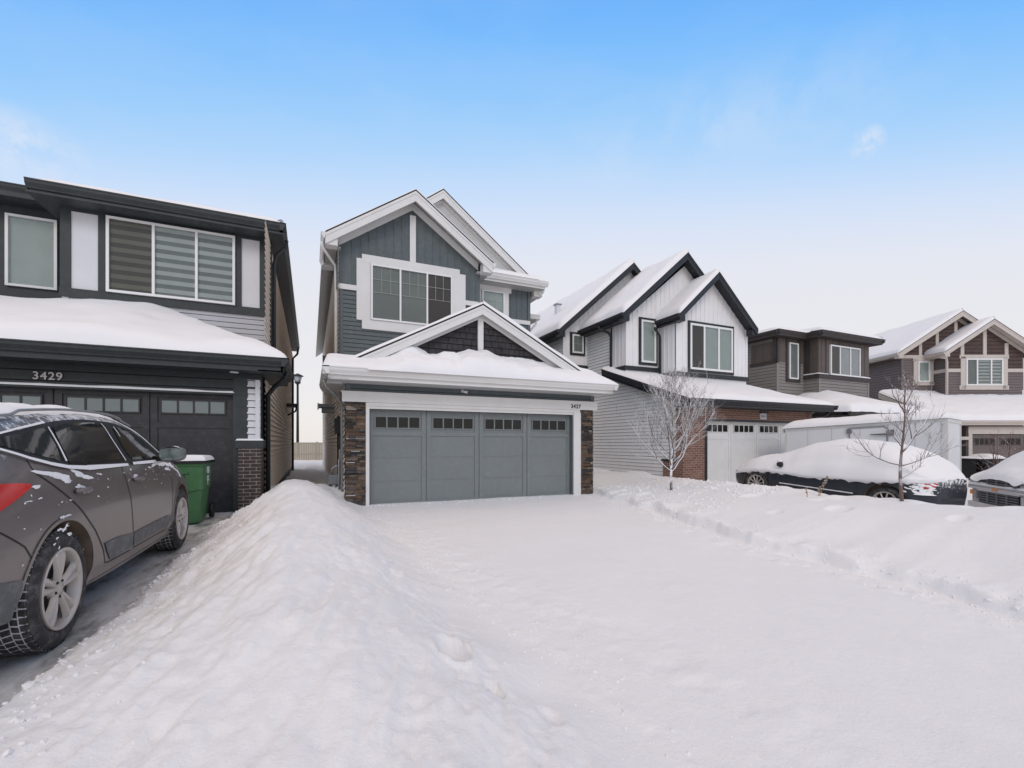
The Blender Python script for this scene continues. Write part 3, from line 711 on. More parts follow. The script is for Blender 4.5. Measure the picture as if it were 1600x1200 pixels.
    ribbon(cs, sh, W, [(1.5, 1.40), (1.9, 1.31), (2.1, 1.225), (2.36, 1.09)], (.03, .02), .012, M['snow_roof'])
    for i, a in enumerate([(.03, 1.02, .2, .028, -.12), (.35, 1.0, .14, .03, -.2), (.12, .985, .1, .016, -.15), (.62, .99, .05, .008, -.2), (.27, .93, .07, .017, 0), (.33, .89, .05, .012, 0), (1.3, .93, .07, .016, 0), (1.36, .9, .05, .01, 0),
        (.1, .86, .02, .004, 0), (.0, .86, .015, .004, 0), (.0, .77, .07, .012, .15), (-.06, .705, .03, .01, 0), (-.01, .70, .045, .01, .3), (.04, .66, .025, .01, 0), (-.09, .66, .02, .006, 0), (-.12, .63, .015, .008, 0), (-.07, .6, .012, .01, 0),
        (-.1, .56, .01, .006, 0), (.02, .72, .02, .006, .6), (2.15, 1.0, .2, .03, -.05), (2.45, .975, .16, .035, -.1), (2.3, .94, .12, .02, 0), (1.9, 1.0, .12, .015, 0), (1.75, .985, .06, .008, 0), (2.75, .87, .09, .03, -.5), (2.6, .93, .1, .02, -.3),
        (-.58, 1.02, .1, .025, -.2), (-.7, 1.0, .1, .03, -.1), (-.2, .97, .06, .01, 0), (1.25, .99, .03, .008, .2), (-.25, .74, .008, .004, 0), (-.3, .9, .03, .004, 0), (-.2, .905, .025, .005, 0)]):
        patch(cs, sh, W, blob(a[0], a[1], a[2]*.75, a[3]*.8, 40+i, tilt=a[4]), .003, M['snow_roof'], .03, lump=.012)
    r = random.Random(5)
    for i in range(80):
        y = r.uniform(-.5, 2.9); z = .98-abs(r.gauss(0, .09))*(1+(y < .3)*1.5); s0 = r.uniform(.002, .007)
        if y > 2.3 or r.random() < .55 or z < .5: 
            if y < 1.7 and r.random() < .5: continue
        if (y-2.74)**2+(z-.35)**2 < .18 or z < .45: continue
        patch(cs, sh, W, blob(y, z, s0*r.uniform(1, 2.2), s0*.8, 200+i, n=9), .003, M['snow_roof'], .1, lump=.004)
    cs.build('clinging_snow', b)['kind'] = 'stuff'
    gx = MB()   # ledges on the window line seen inside: door cards and seats read through the glass
    # mirror
    mm = MB(); cx = sh.side(2.0, 1.08)
    for a, rr in ((0, 0),):
        V = []; F_ = []; nn = 20
        secs = [(.0, .6), (.02, .9), (.06, 1.0), (.1, .92), (.13, .7), (.145, .3)]
        for dy, q in secs:
            for k in range(nn):
                th = 2*math.pi*k/nn; e = 2/3.2; cxx = abs(math.cos(th))**e*(1 if math.cos(th) > 0 else -1); szz = abs(math.sin(th))**e*(1 if math.sin(th) > 0 else -1)
                V.append(W(cx+.175+cxx*.115*q, 1.90+dy, 1.105+szz*.072*q))
        F_ = [(i*nn+k, i*nn+(k+1) % nn, (i+1)*nn+(k+1) % nn, (i+1)*nn+k) for i in range(len(secs)-1) for k in range(nn)]+[tuple(range(5*nn, 6*nn))]
        mm.add(V, F_, M['suv'], True)
    mir = mm.build('wing_mirror', b)
    mg = MB(); V = [W(cx+.175+(abs(math.cos(a))**.62*math.copysign(1, math.cos(a)))*.098, 1.901+.006*0, 1.105+(abs(math.sin(a))**.62*math.copysign(1, math.sin(a)))*.058) for a in np.linspace(0, 2*math.pi, 28, endpoint=False)]
    mg.add(V, [tuple(range(28))], M['steelm']); mg.build('mirror_glass', mir)
    ma = MB(); ma.tube([W(cx-.03, 2.04, 1.055), W(cx+.05, 2.0, 1.06), W(cx+.12, 1.97, 1.08)], [.035, .03, .025], M['blk'], 8); ma.build('mirror_arm', mir)
    ms = MB(); ms.grid(np.array([[W(cx+.175+x, 1.9+y, 1.105+.07*math.sqrt(max(0, 1-(x/.115)**2))*.98+.012*(1-abs(x)/.1)) for x in np.linspace(-.09, .09, 12)] for y in (.01, .04, .08, .11)]), M['snow_roof']); ms.build('mirror_snow', mir)
    for ya in (0, 2.74):
        for sg in (1, -1): wheel(b, W, ya, sg, .905, zc=.345)
    # floor pan
    fp = MB(); 
    for (y0, y1) in ((-.75, -.42), (.42, 2.32), (3.15, 3.4)):
        c8 = [W(x, y, z) for z in (.2, .26) for y in (y0, y1) for x in (-.8, .8)]; fp.add(c8, [(0, 2, 3, 1), (4, 5, 7, 6), (0, 1, 5, 4), (2, 6, 7, 3), (0, 4, 6, 2), (1, 3, 7, 5)], M['under'])
    c8 = [W(x, y, z) for z in (.2, .5) for y in (-.6, 3.2) for x in (-.52, .52)]; fp.add(c8, [(0, 2, 3, 1), (4, 5, 7, 6), (0, 1, 5, 4), (2, 6, 7, 3), (0, 4, 6, 2), (1, 3, 7, 5)], M['under'])
    fp.build('underbody', b)
M['steelm'] = mat('mirror_surface', (.35, .42, .4), .12, .25, 12, metal=.9)
make_suv()

# ---- navy car under a thick hood of snow on the next driveway
def make_navy():
    o = (11.07, 5.06, -.21); sl = R(3.2); cs_, sn_ = math.cos(sl), math.sin(sl)
    W = lambda x, y, z: (o[0]+x, o[1]+y*cs_-z*sn_, o[2]+y*sn_+z*cs_)
    t = thing('parked_car', 'dark navy coupe buried under smooth thick snow behind the right-hand snowbank', 'car', o)
    K = lambda w, zs, zb, wb, wr, zr: [(w-.4, zs+.01), (w-.06, zs), (w-.025, zs+.07), (w-.005, zs+.16), (w, zs+.3), (w-.005, zb-.13), (w-.03, zb-.05), (wb, zb), (wb-(wb-wr)*.5, zb+(zr-zb)*.45), (wr+.02, zr-.1), (wr-.08, zr-.03), (wr*.45, zr-.003), (0, zr)]
    st = [(-.68, K(.5, .4, .74, .46, .42, .84)), (-.65, K(.56, .32, .8, .52, .46, .9)), (-.5, K(.72, .25, .84, .66, .58, .98)), (-.38, K(.86, .2, .86, .78, .64, 1.06)), (0, K(.9, .18, .87, .81, .62, 1.2)), (.5, K(.9, .17, .87, .81, .58, 1.27)), (1.1, K(.9, .17, .86, .81, .58, 1.28)),
          (1.6, K(.9, .17, .84, .8, .6, 1.2)), (2.1, K(.895, .17, .82, .78, .64, 1.0)), (2.5, K(.89, .18, .78, .77, .66, .86)), (3.0, K(.87, .2, .72, .74, .62, .8)), (3.35, K(.8, .24, .66, .68, .55, .72)), (3.55, K(.66, .28, .58, .52, .4, .62))]
    sh = Shell(st, NY=100); mb = MB(); sh.body(mb, W, M['navy']); b = mb.build('body', t); cut_wheels(b, W, (0, 2.78), .375, .3, .33, .9, o)
    for ya in (0, 2.78):
        for sg in (-1, 1): wheel(b, W, ya, sg, .88, r=.325, rimr=.225, spokes=11, detail=False)
    tr = MB(); ribbon(tr, sh, W, [(.55, .44), (1.3, .44), (2.15, .44)], .022, .008, M['snow_roof'], sgn=-1); tr.build('door_moulding', b)
    for yy in (.5, 1.75):
        dg = MB(); ribbon(dg, sh, W, [(yy, .75), (yy-.02, .5), (yy+.02, .25)], .012, .003, M['blk'], sgn=-1); dg.build('door', b)
    al = MB(); ribbon(al, sh, W, [(.385*math.cos(a), .33+.385*math.sin(a)) for a in np.linspace(0, math.pi, 30)], .018, .006, M['navy'], sgn=-1); al.build('wheel_arch_lip', b)
    tl = MB(); patch(tl, sh, W, [(-.42, .82), (-.5, .7), (-.62, .66), (-.65, .78), (-.56, .83)], .008, M['red'], .05, sgn=-1); tl.build('tail_lamp', b)
    ts = MB()
    for i in range(46):
        patch(ts, sh, W, blob(rnd.uniform(-.63, -.3), rnd.uniform(.6, .84), rnd.uniform(.02, .05), rnd.uniform(.008, .02), 900+i, n=10, tilt=.3), .01, M['snow_roof'], .2, sgn=-1, lump=.01)
    ts.build('clinging_snow', b)['kind'] = 'stuff'
    bm_ = MB(); ribbon(bm_, sh, W, [(-.65, .32), (-.55, .3), (-.42, .28)], .13, .012, M['blk'], sgn=-1); bm_.build('bumper_skirt', b)
    lg = MB(); lg.grid(np.array([[W(-(sh.side(y, .58)+.004+q*.08*math.sin((y+.66)/.24*math.pi)), y, .565+.05*math.sqrt(1-q*q)*math.sin((y+.66)/.24*math.pi)) for q in np.linspace(0, 1, 8)] for y in np.linspace(-.659, -.421, 14)]), M['snow_roof']); lg.build('bumper_snow', b)
    # snow hull over the glass and roof
    SK = lambda w, z0, wm, zm, zr: [(w-.1, z0-.02), (w, z0), (w+.025, z0+.06), (w-.01, z0+(zm-z0)*.5), (wm+.08, zm-.04), (wm-.1, zm+(zr-zm)*.55), (wm*.5, zr-.02), (0, zr)]
    ss = [(-.70, SK(.4, .82, .34, .86, .88)), (-.66, SK(.55, .8, .46, .87, .95)), (-.52, SK(.73, .78, .64, .94, 1.06)), (-.35, SK(.88, .76, .78, 1.03, 1.2)), (0, SK(.92, .72, .78, 1.14, 1.38)), (.5, SK(.925, .69, .72, 1.2, 1.5)), (1.1, SK(.925, .67, .7, 1.2, 1.53)),
          (1.6, SK(.925, .66, .72, 1.12, 1.46)), (2.0, SK(.92, .66, .74, 1.02, 1.3)), (2.5, SK(.915, .66, .76, .93, 1.12)), (3.0, SK(.885, .62, .72, .88, 1.03)), (3.3, SK(.81, .55, .62, .8, .92)), (3.5, SK(.7, .5, .5, .66, .76)), (3.6, SK(.5, .5, .34, .54, .6))]
    s2 = Shell(ss, NY=150, per=8); n, k = s2.RX.shape; P = np.zeros((n, 2*k-1, 3))
    for i in range(n):
        for j in range(2*k-1):
            jj = j if j < k else 2*k-2-j; sg = -1 if j < k else 1; y = s2.Y[i]; q = 1-jj/(k-1)
            rag = .05*float(fbm(y*9, sg*3, 12, 4)) if jj < 10 else 0
            hol = -.035*math.exp(-((q-.5)/.1)**2)*float(sst(-.6, 0, y)*sst(2.6, 1.9, y))
            ln = .02*float(fbm(y*1.3+4, s2.RX[i, jj]*1.4+sg*5+s2.RZ[i, jj]*1.2, 31, 3))
            P[i, j] = W(sg*(s2.RX[i, jj]+ln+hol), y, s2.RZ[i, jj]+rag*(1-jj/10 if jj < 10 else 0)+ln)
    sm = MB(); sm.grid(P, M['snow_roof']); sm.build('snow_cover', b)
    wm = MB(); mx, my, mz = -(sh.side(2.0, .85)+.16), 2.14, .88
    wm.tube([W(mx+.12, my+.03, mz-.03), W(mx+.03, my, mz)], [.03, .05], M['blk'], 8); wm.tube([W(mx, my-.05, mz), W(mx, my-.03, mz), W(mx, my+.05, mz)], [.05, .075, .05], M['blk'], 14)
    w = wm.build('wing_mirror', b); q = MB(); q.tube([W(mx+.02, my-.03, mz+.06), W(mx, my, mz+.075), W(mx+.0, my+.05, mz+.05)], [.03, .05, .03], M['snow_roof'], 10); q.build('mirror_snow', w)
make_navy()

# ---- white vehicle facing the kerb, right edge
def make_truck():
    o = (12.64, 4.28, -.42); W = local(o, R(45.0))     # local y points forward (up-left in plan), x to its right
    t = thing('parked_truck', 'white truck with dark slatted grille and heaped snow on its bonnet at the right edge', 'truck', o)
    b_ = MB()
    K = lambda w, zs, zr: [(w-.3, zs), (w-.02, zs+.02), (w, zs+.1), (w, zs+.3), (w-.01, zr-.16), (w-.06, zr-.05), (w-.25, zr-.01), (0, zr)]
    st = [(-5.2, K(.9, .45, 1.0)), (-3.2, K(.95, .35, 1.05)), (-3.1, K(.95, .35, 1.6)), (-2.2, K(.95, .35, 1.68)), (-1.55, K(.96, .33, 1.45)), (-1.15, K(.97, .33, 1.12)), (-.6, K(.97, .33, 1.06)), (-.12, K(.95, .35, 1.02)), (-.02, K(.92, .38, .98))]
    sh = Shell(st, NY=60); sh.body(b_, W, M['truckp']); b = b_.build('body', t); cut_wheels(b, W, (-.95, -4.3), .42, .3, .38, .95, o)
    for ya in (-.95, -4.3):
        for sg in (-1, 1): wheel(b, W, ya, sg, .93, r=.37, rimr=.22, detail=False)
    Fm = lambda x0, x1, y0, y1, z0, z1, m, mb: mb.add([W(x, y, z) for z in (z0, z1) for y in (y0, y1) for x in (x0, x1)], [(0, 2, 3, 1), (4, 5, 7, 6), (0, 1, 5, 4), (2, 6, 7, 3), (0, 4, 6, 2), (1, 3, 7, 5)], m)
    g = MB()
    for z0, z1 in ((.86, .965), (.46, .70)):
        Fm(-.62, .62, -.02, .01, z0, z1, M['blk'], g)
        k = z0+.02
        while k < z1-.02: Fm(-.61, .61, .011, .028, k, k+.014, M['meter'], g); k += .048
        for x in (-.3, 0, .3): Fm(x-.014, x+.014, .012, .034, z0+.005, z1-.005, M['meter'], g)
    Fm(-.93, .93, -.1, .045, .775, .815, M['steel'], g); Fm(-.94, .94, -.1, .05, .735, .772, M['truckp'], g); Fm(-.66, .66, .0, .03, .70, .735, M['truckp'], g)
    g.build('grille', b)
    e = MB(); V = [W(.09*math.cos(a)*.0+x, .062, z) for a, x, z in ((0, -.09, .745), (0, .09, .745), (0, .09, .79), (0, -.09, .79))]; e.prism(V, tuple(Vector(W(0, -.02, 0))-Vector(W(0, 0, 0))), M['amber']); e.build('badge', b)
    for sg in (1, -1):
        h = MB(); Fm(min(sg*.66, sg*.93), max(sg*.66, sg*.93), -.12, .015, .83, .93, M['blk'], h); Fm(min(sg*.67, sg*.92), max(sg*.67, sg*.92), -.12, .024, .84, .92, M['lampc'], h); h.build('headlight', b)
        h = MB(); Fm(min(sg*.68, sg*.8), max(sg*.68, sg*.8), -.1, .02, .52, .69, M['lampc'], h); Fm(min(sg*.81, sg*.94), max(sg*.81, sg*.94), -.12, .012, .6, .69, M['amber'], h); h.build('marker_lamp', b)
    bp = MB(); Fm(-.96, .96, -.15, .04, .33, .45, M['truckp'], bp); bp.build('bumper', b)
    SK = lambda w, z0, zr: [(w-.03, z0), (w+.02, z0+.03), (w+.01, z0+(zr-z0)*.5), (w-.2, zr-.07), (w*.45, zr-.01), (0, zr)]
    ss = [(.07, SK(.8, .94, .97)), (.0, SK(.9, .96, 1.07)), (-.25, SK(.95, .98, 1.24)), (-.6, SK(.97, 1.0, 1.5)), (-1.0, SK(.97, 1.05, 1.74)), (-1.5, SK(.96, 1.1, 1.92)), (-2.6, SK(.95, 1.2, 2.0)), (-3.2, SK(.9, 1.2, 1.7)), (-3.5, SK(.9, 1.04, 1.3)), (-5.2, SK(.9, 1.0, 1.2))][::-1]
    s2 = Shell(ss, NY=80, per=8); n, k = s2.RX.shape; P = np.zeros((n, 2*k-1, 3))
    for i in range(n):
        for j in range(2*k-1):
            jj = j if j < k else 2*k-2-j; sg = -1 if j < k else 1; y = s2.Y[i]; ln = .03*float(fbm(y*2, s2.RX[i, jj]*2*sg, 77, 3))
            P[i, j] = W(sg*(s2.RX[i, jj]), y, s2.RZ[i, jj]+ln)
    sm = MB(); sm.grid(P, M['snow_roof']); sm.build('snow_cover', b)
    lg = MB(); lg.grid(np.array([[W(x, .05-q*.1, .818+.035*math.sqrt(max(0, 1-(2*q-1)**2))*(1+.8*float(fbm(x*4, 1, 3)))) for q in np.linspace(0, 1, 8)] for x in np.linspace(-.93, .93, 40)]), M['snow_roof']); lg.build('grille_snow', b)
make_truck()

# ---- enclosed cargo trailer
def make_trailer():
    L_, Wd, zb, zt = 3.66, 1.95, .05, 1.9; o = (14.4, 5.79, 0); yw = R(14); W = local(o, yw)
    t = thing('cargo_trailer', 'white enclosed box trailer with a snow-covered roof and a side door', 'trailer', o)
    F = Fr(o, (-math.sin(yw), math.cos(yw)), (-math.cos(yw), -math.sin(yw))); E_ = Fr(o, (math.cos(yw), math.sin(yw)), (math.sin(yw), -math.cos(yw)))
    Z = lambda y, z: z-y*.049
    b = MB(); b.prism([W(0, 0, zt), W(0, L_, Z(L_, zt)), W(Wd*.5, L_+.35, Z(L_, zt)), W(Wd, L_, Z(L_, zt)), W(Wd, 0, zt)], (0, 0, -(zt-zb)), M['trailer']); body = b.build('body', t)
    tm = MB()
    def q(a, b_, z0, z1, d, m, mb=tm, F=F): fpoly(mb, F, [(a, Z(a, z0)), (b_, Z(b_, z0)), (b_, Z(b_, z1)), (a, Z(a, z1))], .001, d, m)
    q(-.012, .1, zb, zt+.012, .014, M['trtrim']); q(L_-.05, L_+.01, zb, zt+.01, .012, M['trtrim']); q(-.012, L_+.01, zt-.055, zt+.012, .02, M['trtrim']); q(0, L_, zb, zb+.12, .02, M['metal'])
    fbox(tm, E_, -.012, .1, zb, zt+.012, .001, .016, M['trtrim']); fbox(tm, E_, Wd-.1, Wd+.01, zb, zt+.012, .001, .016, M['trtrim']); fbox(tm, E_, -.01, Wd, zt-.09, zt+.014, .002, .02, M['trtrim'])
    k = zb+.1
    while k < zt-.1: q(.08, .1, k, k+.02, .024, M['metal']); k += .16
    tm.split('trim_board', body)
    k = .6; sm = MB()
    while k < L_-.2:
        if not .9 < k < 2.0: q(k-.003, k+.003, zb+.1, zt-.06, .004, M['metal'], sm)
        k += .61
    sm.split('seam', body)
    d = MB(); ya, yb = 1.18, 1.98
    q(ya, yb, .2, zt-.12, .02, M['trailer'], d); q(ya-.04, ya, .2, zt-.08, .03, M['metal'], d); q(yb, yb+.03, .2, zt-.08, .03, M['metal'], d); q(ya-.04, yb+.03, zt-.12, zt-.08, .035, M['metal'], d)
    dr = d.build('door', body)
    for z in (zt-.24, zt-.8, .4):
        h = MB(); q(yb-.04, yb+.08, z, z+.13, .05, M['meter'], h); h.build('hinge', dr)
    h = MB(); z = zt-.3; h.tube([F.p(ya-.14, Z(ya, z), .06), F.p(ya+.0, Z(ya, z-.01), .07), F.p(ya+.14, Z(ya, z-.015), .07), F.p(ya+.34, Z(ya, z-.02), .06)], [.02, .03, .024, .012], M['meter'], 8)
    q(ya-.16, ya-.05, z-.05, z+.1, .05, M['meter'], h); h.build('door_latch', dr)
    s = MB(); snow_quad(s, [W(-.06, -.04, zt+.01), W(-.06, L_+.12, Z(L_, zt)+.01), W(Wd+.05, L_+.12, Z(L_, zt)+.01), W(Wd+.05, -.04, zt+.01)], .24, (1, 1, 1, 1), (80, 50), 5, w=.4, amp=.06); s.build('snow_cover', body)
    for yy in (1.5, 2.3):
        w = MB(); w.tube([W(.05, yy, -.02), W(.25, yy, -.02)], .32, M['tyre'], 32); w.tube([W(.03, yy, -.02), W(.06, yy, -.02)], .18, M['rim'], 24); w.build('wheel', t)
make_trailer()

# ------------------------------------------------------------------ houses
def bodybox(mb, x0, x1, y0, y1, z0, z1, m): mb.box(x0, x1, y0, y1, z0, z1, m)
def cornerboard(mb, F, u, v0, v1, m, w=.09, d=.02): fbox(mb, F, u-w/2, u+w/2, v0, v1, .0, d, m)
def downspout(parent, pts, m, r=.035):
    mb = MB(); mb.tube(pts, r, m, 8); mb.build('downspout', parent)

# ---- the blue-grey house in the middle (number 3427)
def house_mid():
    t = thing('blue_grey_house', 'blue-grey two-storey house with white gables and grey double garage door numbered 3427', 'house', (3.65, 9.69, 0))
    w = MB()
    w.box(.67, 6.62, 9.9, 12.3, -.2, 2.5, M['blue']); w.box(.67, 4.43, 12.22, 13.5, -.2, 6.3, M['blue']); w.box(.67, 6.62, 13.42, 28, -.2, 6.3, M['blue'])
    F = FF(9.71)
    w.box(.66, 1.12, 9.715, 9.91, -.2, 2.5, M['blue']); w.box(6.0, 6.63, 9.715, 9.91, -.2, 2.5, M['blue']); w.box(1.12, 6.0, 9.715, 9.91, 2.0, 2.5, M['blue'])
    lap(w, F, rect(.65, 6.64, 2.33, 2.52), M['blue'], .1)
    cornerboard(w, F, .7, 2.33, 2.52, M['blue'], .1, .03); cornerboard(w, F, 6.59, 2.33, 2.52, M['blue'], .1, .03)
    G = FF(12.2); Gc = 2.51
    lap(w, G, rect(.65, 4.45, 2.5, 5.22), M['blue'], .11)
    batten(w, G, [(.65, 5.3), (4.45, 5.3), (4.45, 6.25), (Gc, 7.6), (.65, 6.3)], M['blue'], .21, .03, .016)
    cornerboard(w, G, .7, 2.5, 5.22, M['blue'], .11, .03)
    H = FF(13.4)
    lap(w, H, rect(4.45, 6.62, 2.5, 5.22), M['blue'], .11); batten(w, H, rect(4.45, 6.62, 5.3, 6.4), M['blue'], .2, .03, .016)
    cornerboard(w, H, 6.6, 2.5, 6.4, M['blue'], .1, .03)
    # left side: beige siding, with blue board-and-batten wrapping the top front corner
    L = FL(.65)
    lap(w, L, rect(9.72, 12.0, -.2, 2.6), M['beige'], .11, .03); lap(w, L, rect(12.0, 28, -.2, 6.3), M['beige'], .11, .03)
    batten(w, L, rect(12.2, 13.0, 5.2, 6.3), M['blue'], .2, .03, .03, .02)
    wall = w.build('wall', t)
    g2 = MB(); fpoly(g2, H, [(4.2, 6.45), (6.72, 6.45), (3.65, 8.78), (3.0, 8.3)], 0, .014, M['soffit']); g2.build('gable_wall', t)
    gw = MB(); lap(gw, FF(9.75), [(.9, 2.9), (6.2, 2.9), (3.54, 4.2)], M['shingle'], .14, .022)
    r = random.Random(3)
    for k in range(2, 31):
        z = k*.14-.0
        if z < 2.85 or z > 4.1: continue
        u = 1.0+r.uniform(0, .15)
        while u < 6.1:
            if abs(u-3.54) < (4.15-z)/.5-.1: fbox(gw, FF(9.75), u, u+.006, z-.135, z-.01, .0, .024, M['blk'])
            u += r.uniform(.1, .2)
    gw.build('gable_wall', t)
    tr = MB()
    fbox(tr, F, .58, 6.72, 2.13, 2.33, -.01, .05, M['white']); fbox(tr, F, .56, 6.74, 2.325, 2.345, -.01, .07, M['white'])
    fbox(tr, F, 1.04, 6.22, 2.06, 2.129, -.16, .025, M['white']); fbox(tr, F, 1.10, 6.03, 2.0, 2.06, -.17, .0, M['white'])
    fbox(tr, F, 1.04, 1.11, -.15, 2.059, -.16, .03, M['white']); fbox(tr, F, 6.03, 6.24, -.15, 2.059, -.16, .03, M['white'])
    fbox(tr, G, .63, 1.12, 5.2, 5.33, 0, .04, M['white']); fbox(tr, G, 3.97, 4.47, 5.2, 5.33, 0, .04, M['white'])
    fbox(tr, G, 2.44, 2.6, 6.17, 7.42, 0, .035, M['white'])
    fbox(tr, H, 5.9, 6.64, 5.2, 5.33, 0, .04, M['white']); fbox(tr, H, 4.45, 4.8, 5.2, 5.33, 0, .04, M['white'])
    fbox(tr, FF(9.75), 3.49, 3.62, 2.9, 4.25, .0, .06, M['white'])
    tr.split('trim_board', t)
    for (a, b) in ((.65, 1.035), (6.24, 6.6)):
        s = MB(); s.box(a+.02, b-.02, 9.71, 9.9, -.3, 2.12, M['mortar'] if 0 else M['stone'][4]); stones(s, FF(9.7), a, b, -.25, 2.125, int(a*10)); 
        if a < 1: stones(s, FL(.665), 9.7, 9.93, -.25, 2.125, 9)
        else: stones(s, FRt(6.585), 9.7, 9.93, -.25, 2.125, 8)
        s.build('stone_pier', t)
    garage_door(t, FF(9.84), 1.1, 6.03, -.03, 2.02, -.0, 'bluedoor', pane='inter', wz=(.795, .915))
    text_part('3427', .135, F, 5.93, 2.165, .052, M['numblk'], t, bold=.003)
    # security camera
    c = MB(); c.tube([F.p(3.12, 2.46, 0), F.p(3.12, 2.46, .03)], .035, M['vinyl'], 12); c.tube([F.p(3.12, 2.46, .02), F.p(3.14, 2.44, .07), F.p(3.2, 2.42, .16)], [.015, .028, .028], M['vinyl'], 10); c.tube([F.p(3.2, 2.42, .16), F.p(3.205, 2.418, .168)], .02, M['blk'], 10); c.build('security_camera', t)
    # garage gable and its skirt
    F9 = FF(9.71)
    rf = gable(t, F9, .3, 2.72, 3.54, 4.42, 6.8, 2.72, .2, -2.55, .2, snow=(.06, .14), gut=(0, 0), seed=3)
    sk = MB(); sk.prism([(.22, 9.08, 2.71), (6.87, 9.08, 2.71), (6.87, 9.72, 3.03), (.22, 9.72, 3.03)], (0, 0, -.04), M['asphalt'])
    gutterbox(sk, (.2, 9.0, 2.73), (6.89, 9.0, 2.73), .15, .12, (0, -1, 0), M['white']); 
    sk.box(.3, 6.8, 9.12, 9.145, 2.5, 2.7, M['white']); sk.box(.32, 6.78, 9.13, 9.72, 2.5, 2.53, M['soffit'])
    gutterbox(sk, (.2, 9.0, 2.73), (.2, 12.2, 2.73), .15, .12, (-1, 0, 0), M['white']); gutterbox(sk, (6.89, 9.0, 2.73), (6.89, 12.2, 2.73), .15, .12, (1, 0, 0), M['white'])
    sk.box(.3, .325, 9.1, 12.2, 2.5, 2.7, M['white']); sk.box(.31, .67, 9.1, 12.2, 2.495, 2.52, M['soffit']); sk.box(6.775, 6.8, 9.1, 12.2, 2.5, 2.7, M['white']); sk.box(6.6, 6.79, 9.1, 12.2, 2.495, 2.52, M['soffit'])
    sko = sk.build('eave', t)
    sn = MB(); 
    def skp(x, y): return (x, y, 2.735+(y-9.05)*.48)
    snow_quad(sn, [skp(.2, 9.02), skp(2.2, 9.02), skp(2.2, 9.7), skp(.3, 9.7)], .045, (1, 0, 1, 0), (60, 26), 11, w=.25, amp=.35)
    snow_quad(sn, [skp(1.0, 8.95), skp(6.92, 8.99), skp(6.7, 9.7), skp(1.0, 9.72)], .29, (1, 1, 1, 0), (170, 34), 21, w=.3, amp=.17, tf=([1.0, 1.5, 1.75, 2.0, 2.5, 3.4, 4.2, 5.2, 6.0, 6.92], [.1, .45, 1.0, 1.12, .98, 1.05, .95, .7, .42, .22]))
    sn.build('snow_cover', sko)
    # upper front gable, right pent roof, main roof
    gable(t, G, .33, 6.4, Gc, 7.9, 4.68, 6.36, .45, -1.5, .26, snow=(.03, .04), gut=(1, 1), seed=5)
    gable(t, H, .28, 6.36, 3.65, 8.93, 7.0, 6.4, .2, -15, .24, snow=(.06, .06), gut=(0, 1), seed=8)
    p = MB(); p.prism([(4.6, 12.9, 6.5), (7.0, 12.9, 6.5), (6.9, 13.6, 6.88), (4.6, 13.6, 6.88)], (0, 0, -.05), M['asphalt'])
    gutterbox(p, (4.62, 12.83, 6.52), (7.05, 12.83, 6.52), .15, .12, (0, -1, 0), M['white']); p.box(4.66, 6.98, 12.95, 12.97, 6.3, 6.5, M['white']); p.box(4.66, 6.96, 12.96, 13.41, 6.3, 6.33, M['soffit'])
    po = p.build('eave', t); s = MB(); snow_quad(s, [(4.64, 12.84, 6.53), (7.04, 12.84, 6.53), (6.9, 13.4, 6.82), (4.64, 13.4, 6.82)], .08, (0, 1, 1, 0), (50, 20), 4, w=.2); s.build('snow_cover', po)
    # side chase eave behind
    p = MB(); p.box(6.62, 6.95, 14.2, 17, -.2, 5.6, M['blue']); p.prism([(6.5, 13.9, 5.75), (7.3, 13.9, 5.75), (7.3, 17.2, 5.75), (6.5, 17.2, 5.75)], (0, 0, -.16), M['white']); p.build('side_bay', t)
    downspout(t, [(7.2, 14.0, 5.6), (7.2, 14.05, 5.45), (7.0, 14.12, 5.2), (6.98, 14.15, 4.9), (6.98, 14.15, 0)], M['vinyl'], .04)
    # windows
    window(t, G, 1.43, 3.61, 4.49, 5.94, (.345, .675), ('interg', 'interg', 'interb'), grille=(2, 3, .5), d=.03)
    wt = MB(); 
    fbox(wt, G, 1.21, 3.83, 5.945, 6.16, 0, .055, M['white']); fbox(wt, G, 1.21, 3.83, 4.24, 4.485, 0, .055, M['white']); fbox(wt, G, 1.08, 1.425, 4.46, 6.04, 0, .05, M['white']); fbox(wt, G, 3.615, 4.0, 4.46, 6.04, 0, .05, M['white']); wt.build('window_trim', t)
    window(t, H, 4.93, 5.7, 5.0, 6.14, (), ('blinde',), grille=(2, 3, .5), d=.03)
    wt = MB(); fbox(wt, H, 4.8, 5.95, 6.145, 6.3, 0, .055, M['white']); fbox(wt, H, 5.705, 5.86, 4.9, 6.2, 0, .05, M['white']); fbox(wt, H, 4.78, 4.925, 4.9, 6.2, 0, .05, M['white']); wt.build('window_trim', t)
    # left downspout from the upper eave
    downspout(t, [(.26, 12.0, 6.25), (.27, 12.05, 6.12), (.42, 12.25, 6.0), (.58, 12.4, 5.85), (.6, 12.42, 5.6), (.6, 12.42, 2.9)], M['vinyl'], .04)
    downspout(t, [(.24, 9.7, 2.55), (.26, 9.75, 2.45), (.45, 9.95, 2.3), (.6, 10.08, 2.1), (.61, 10.1, .1)], M['metal'], .035)
    # utilities on the side wall
    m = MB(); m.tube([(.6, 11.0, .35), (.6, 11.0, 1.9)], .05, M['blk'], 8); m.box(.5, .64, 10.9, 11.1, 1.5, 1.85, M['blk']); m.tube([(.52, 11.0, 1.72), (.44, 11.0, 1.72)], .075, M['meter'], 14); m.build('electric_meter', t)
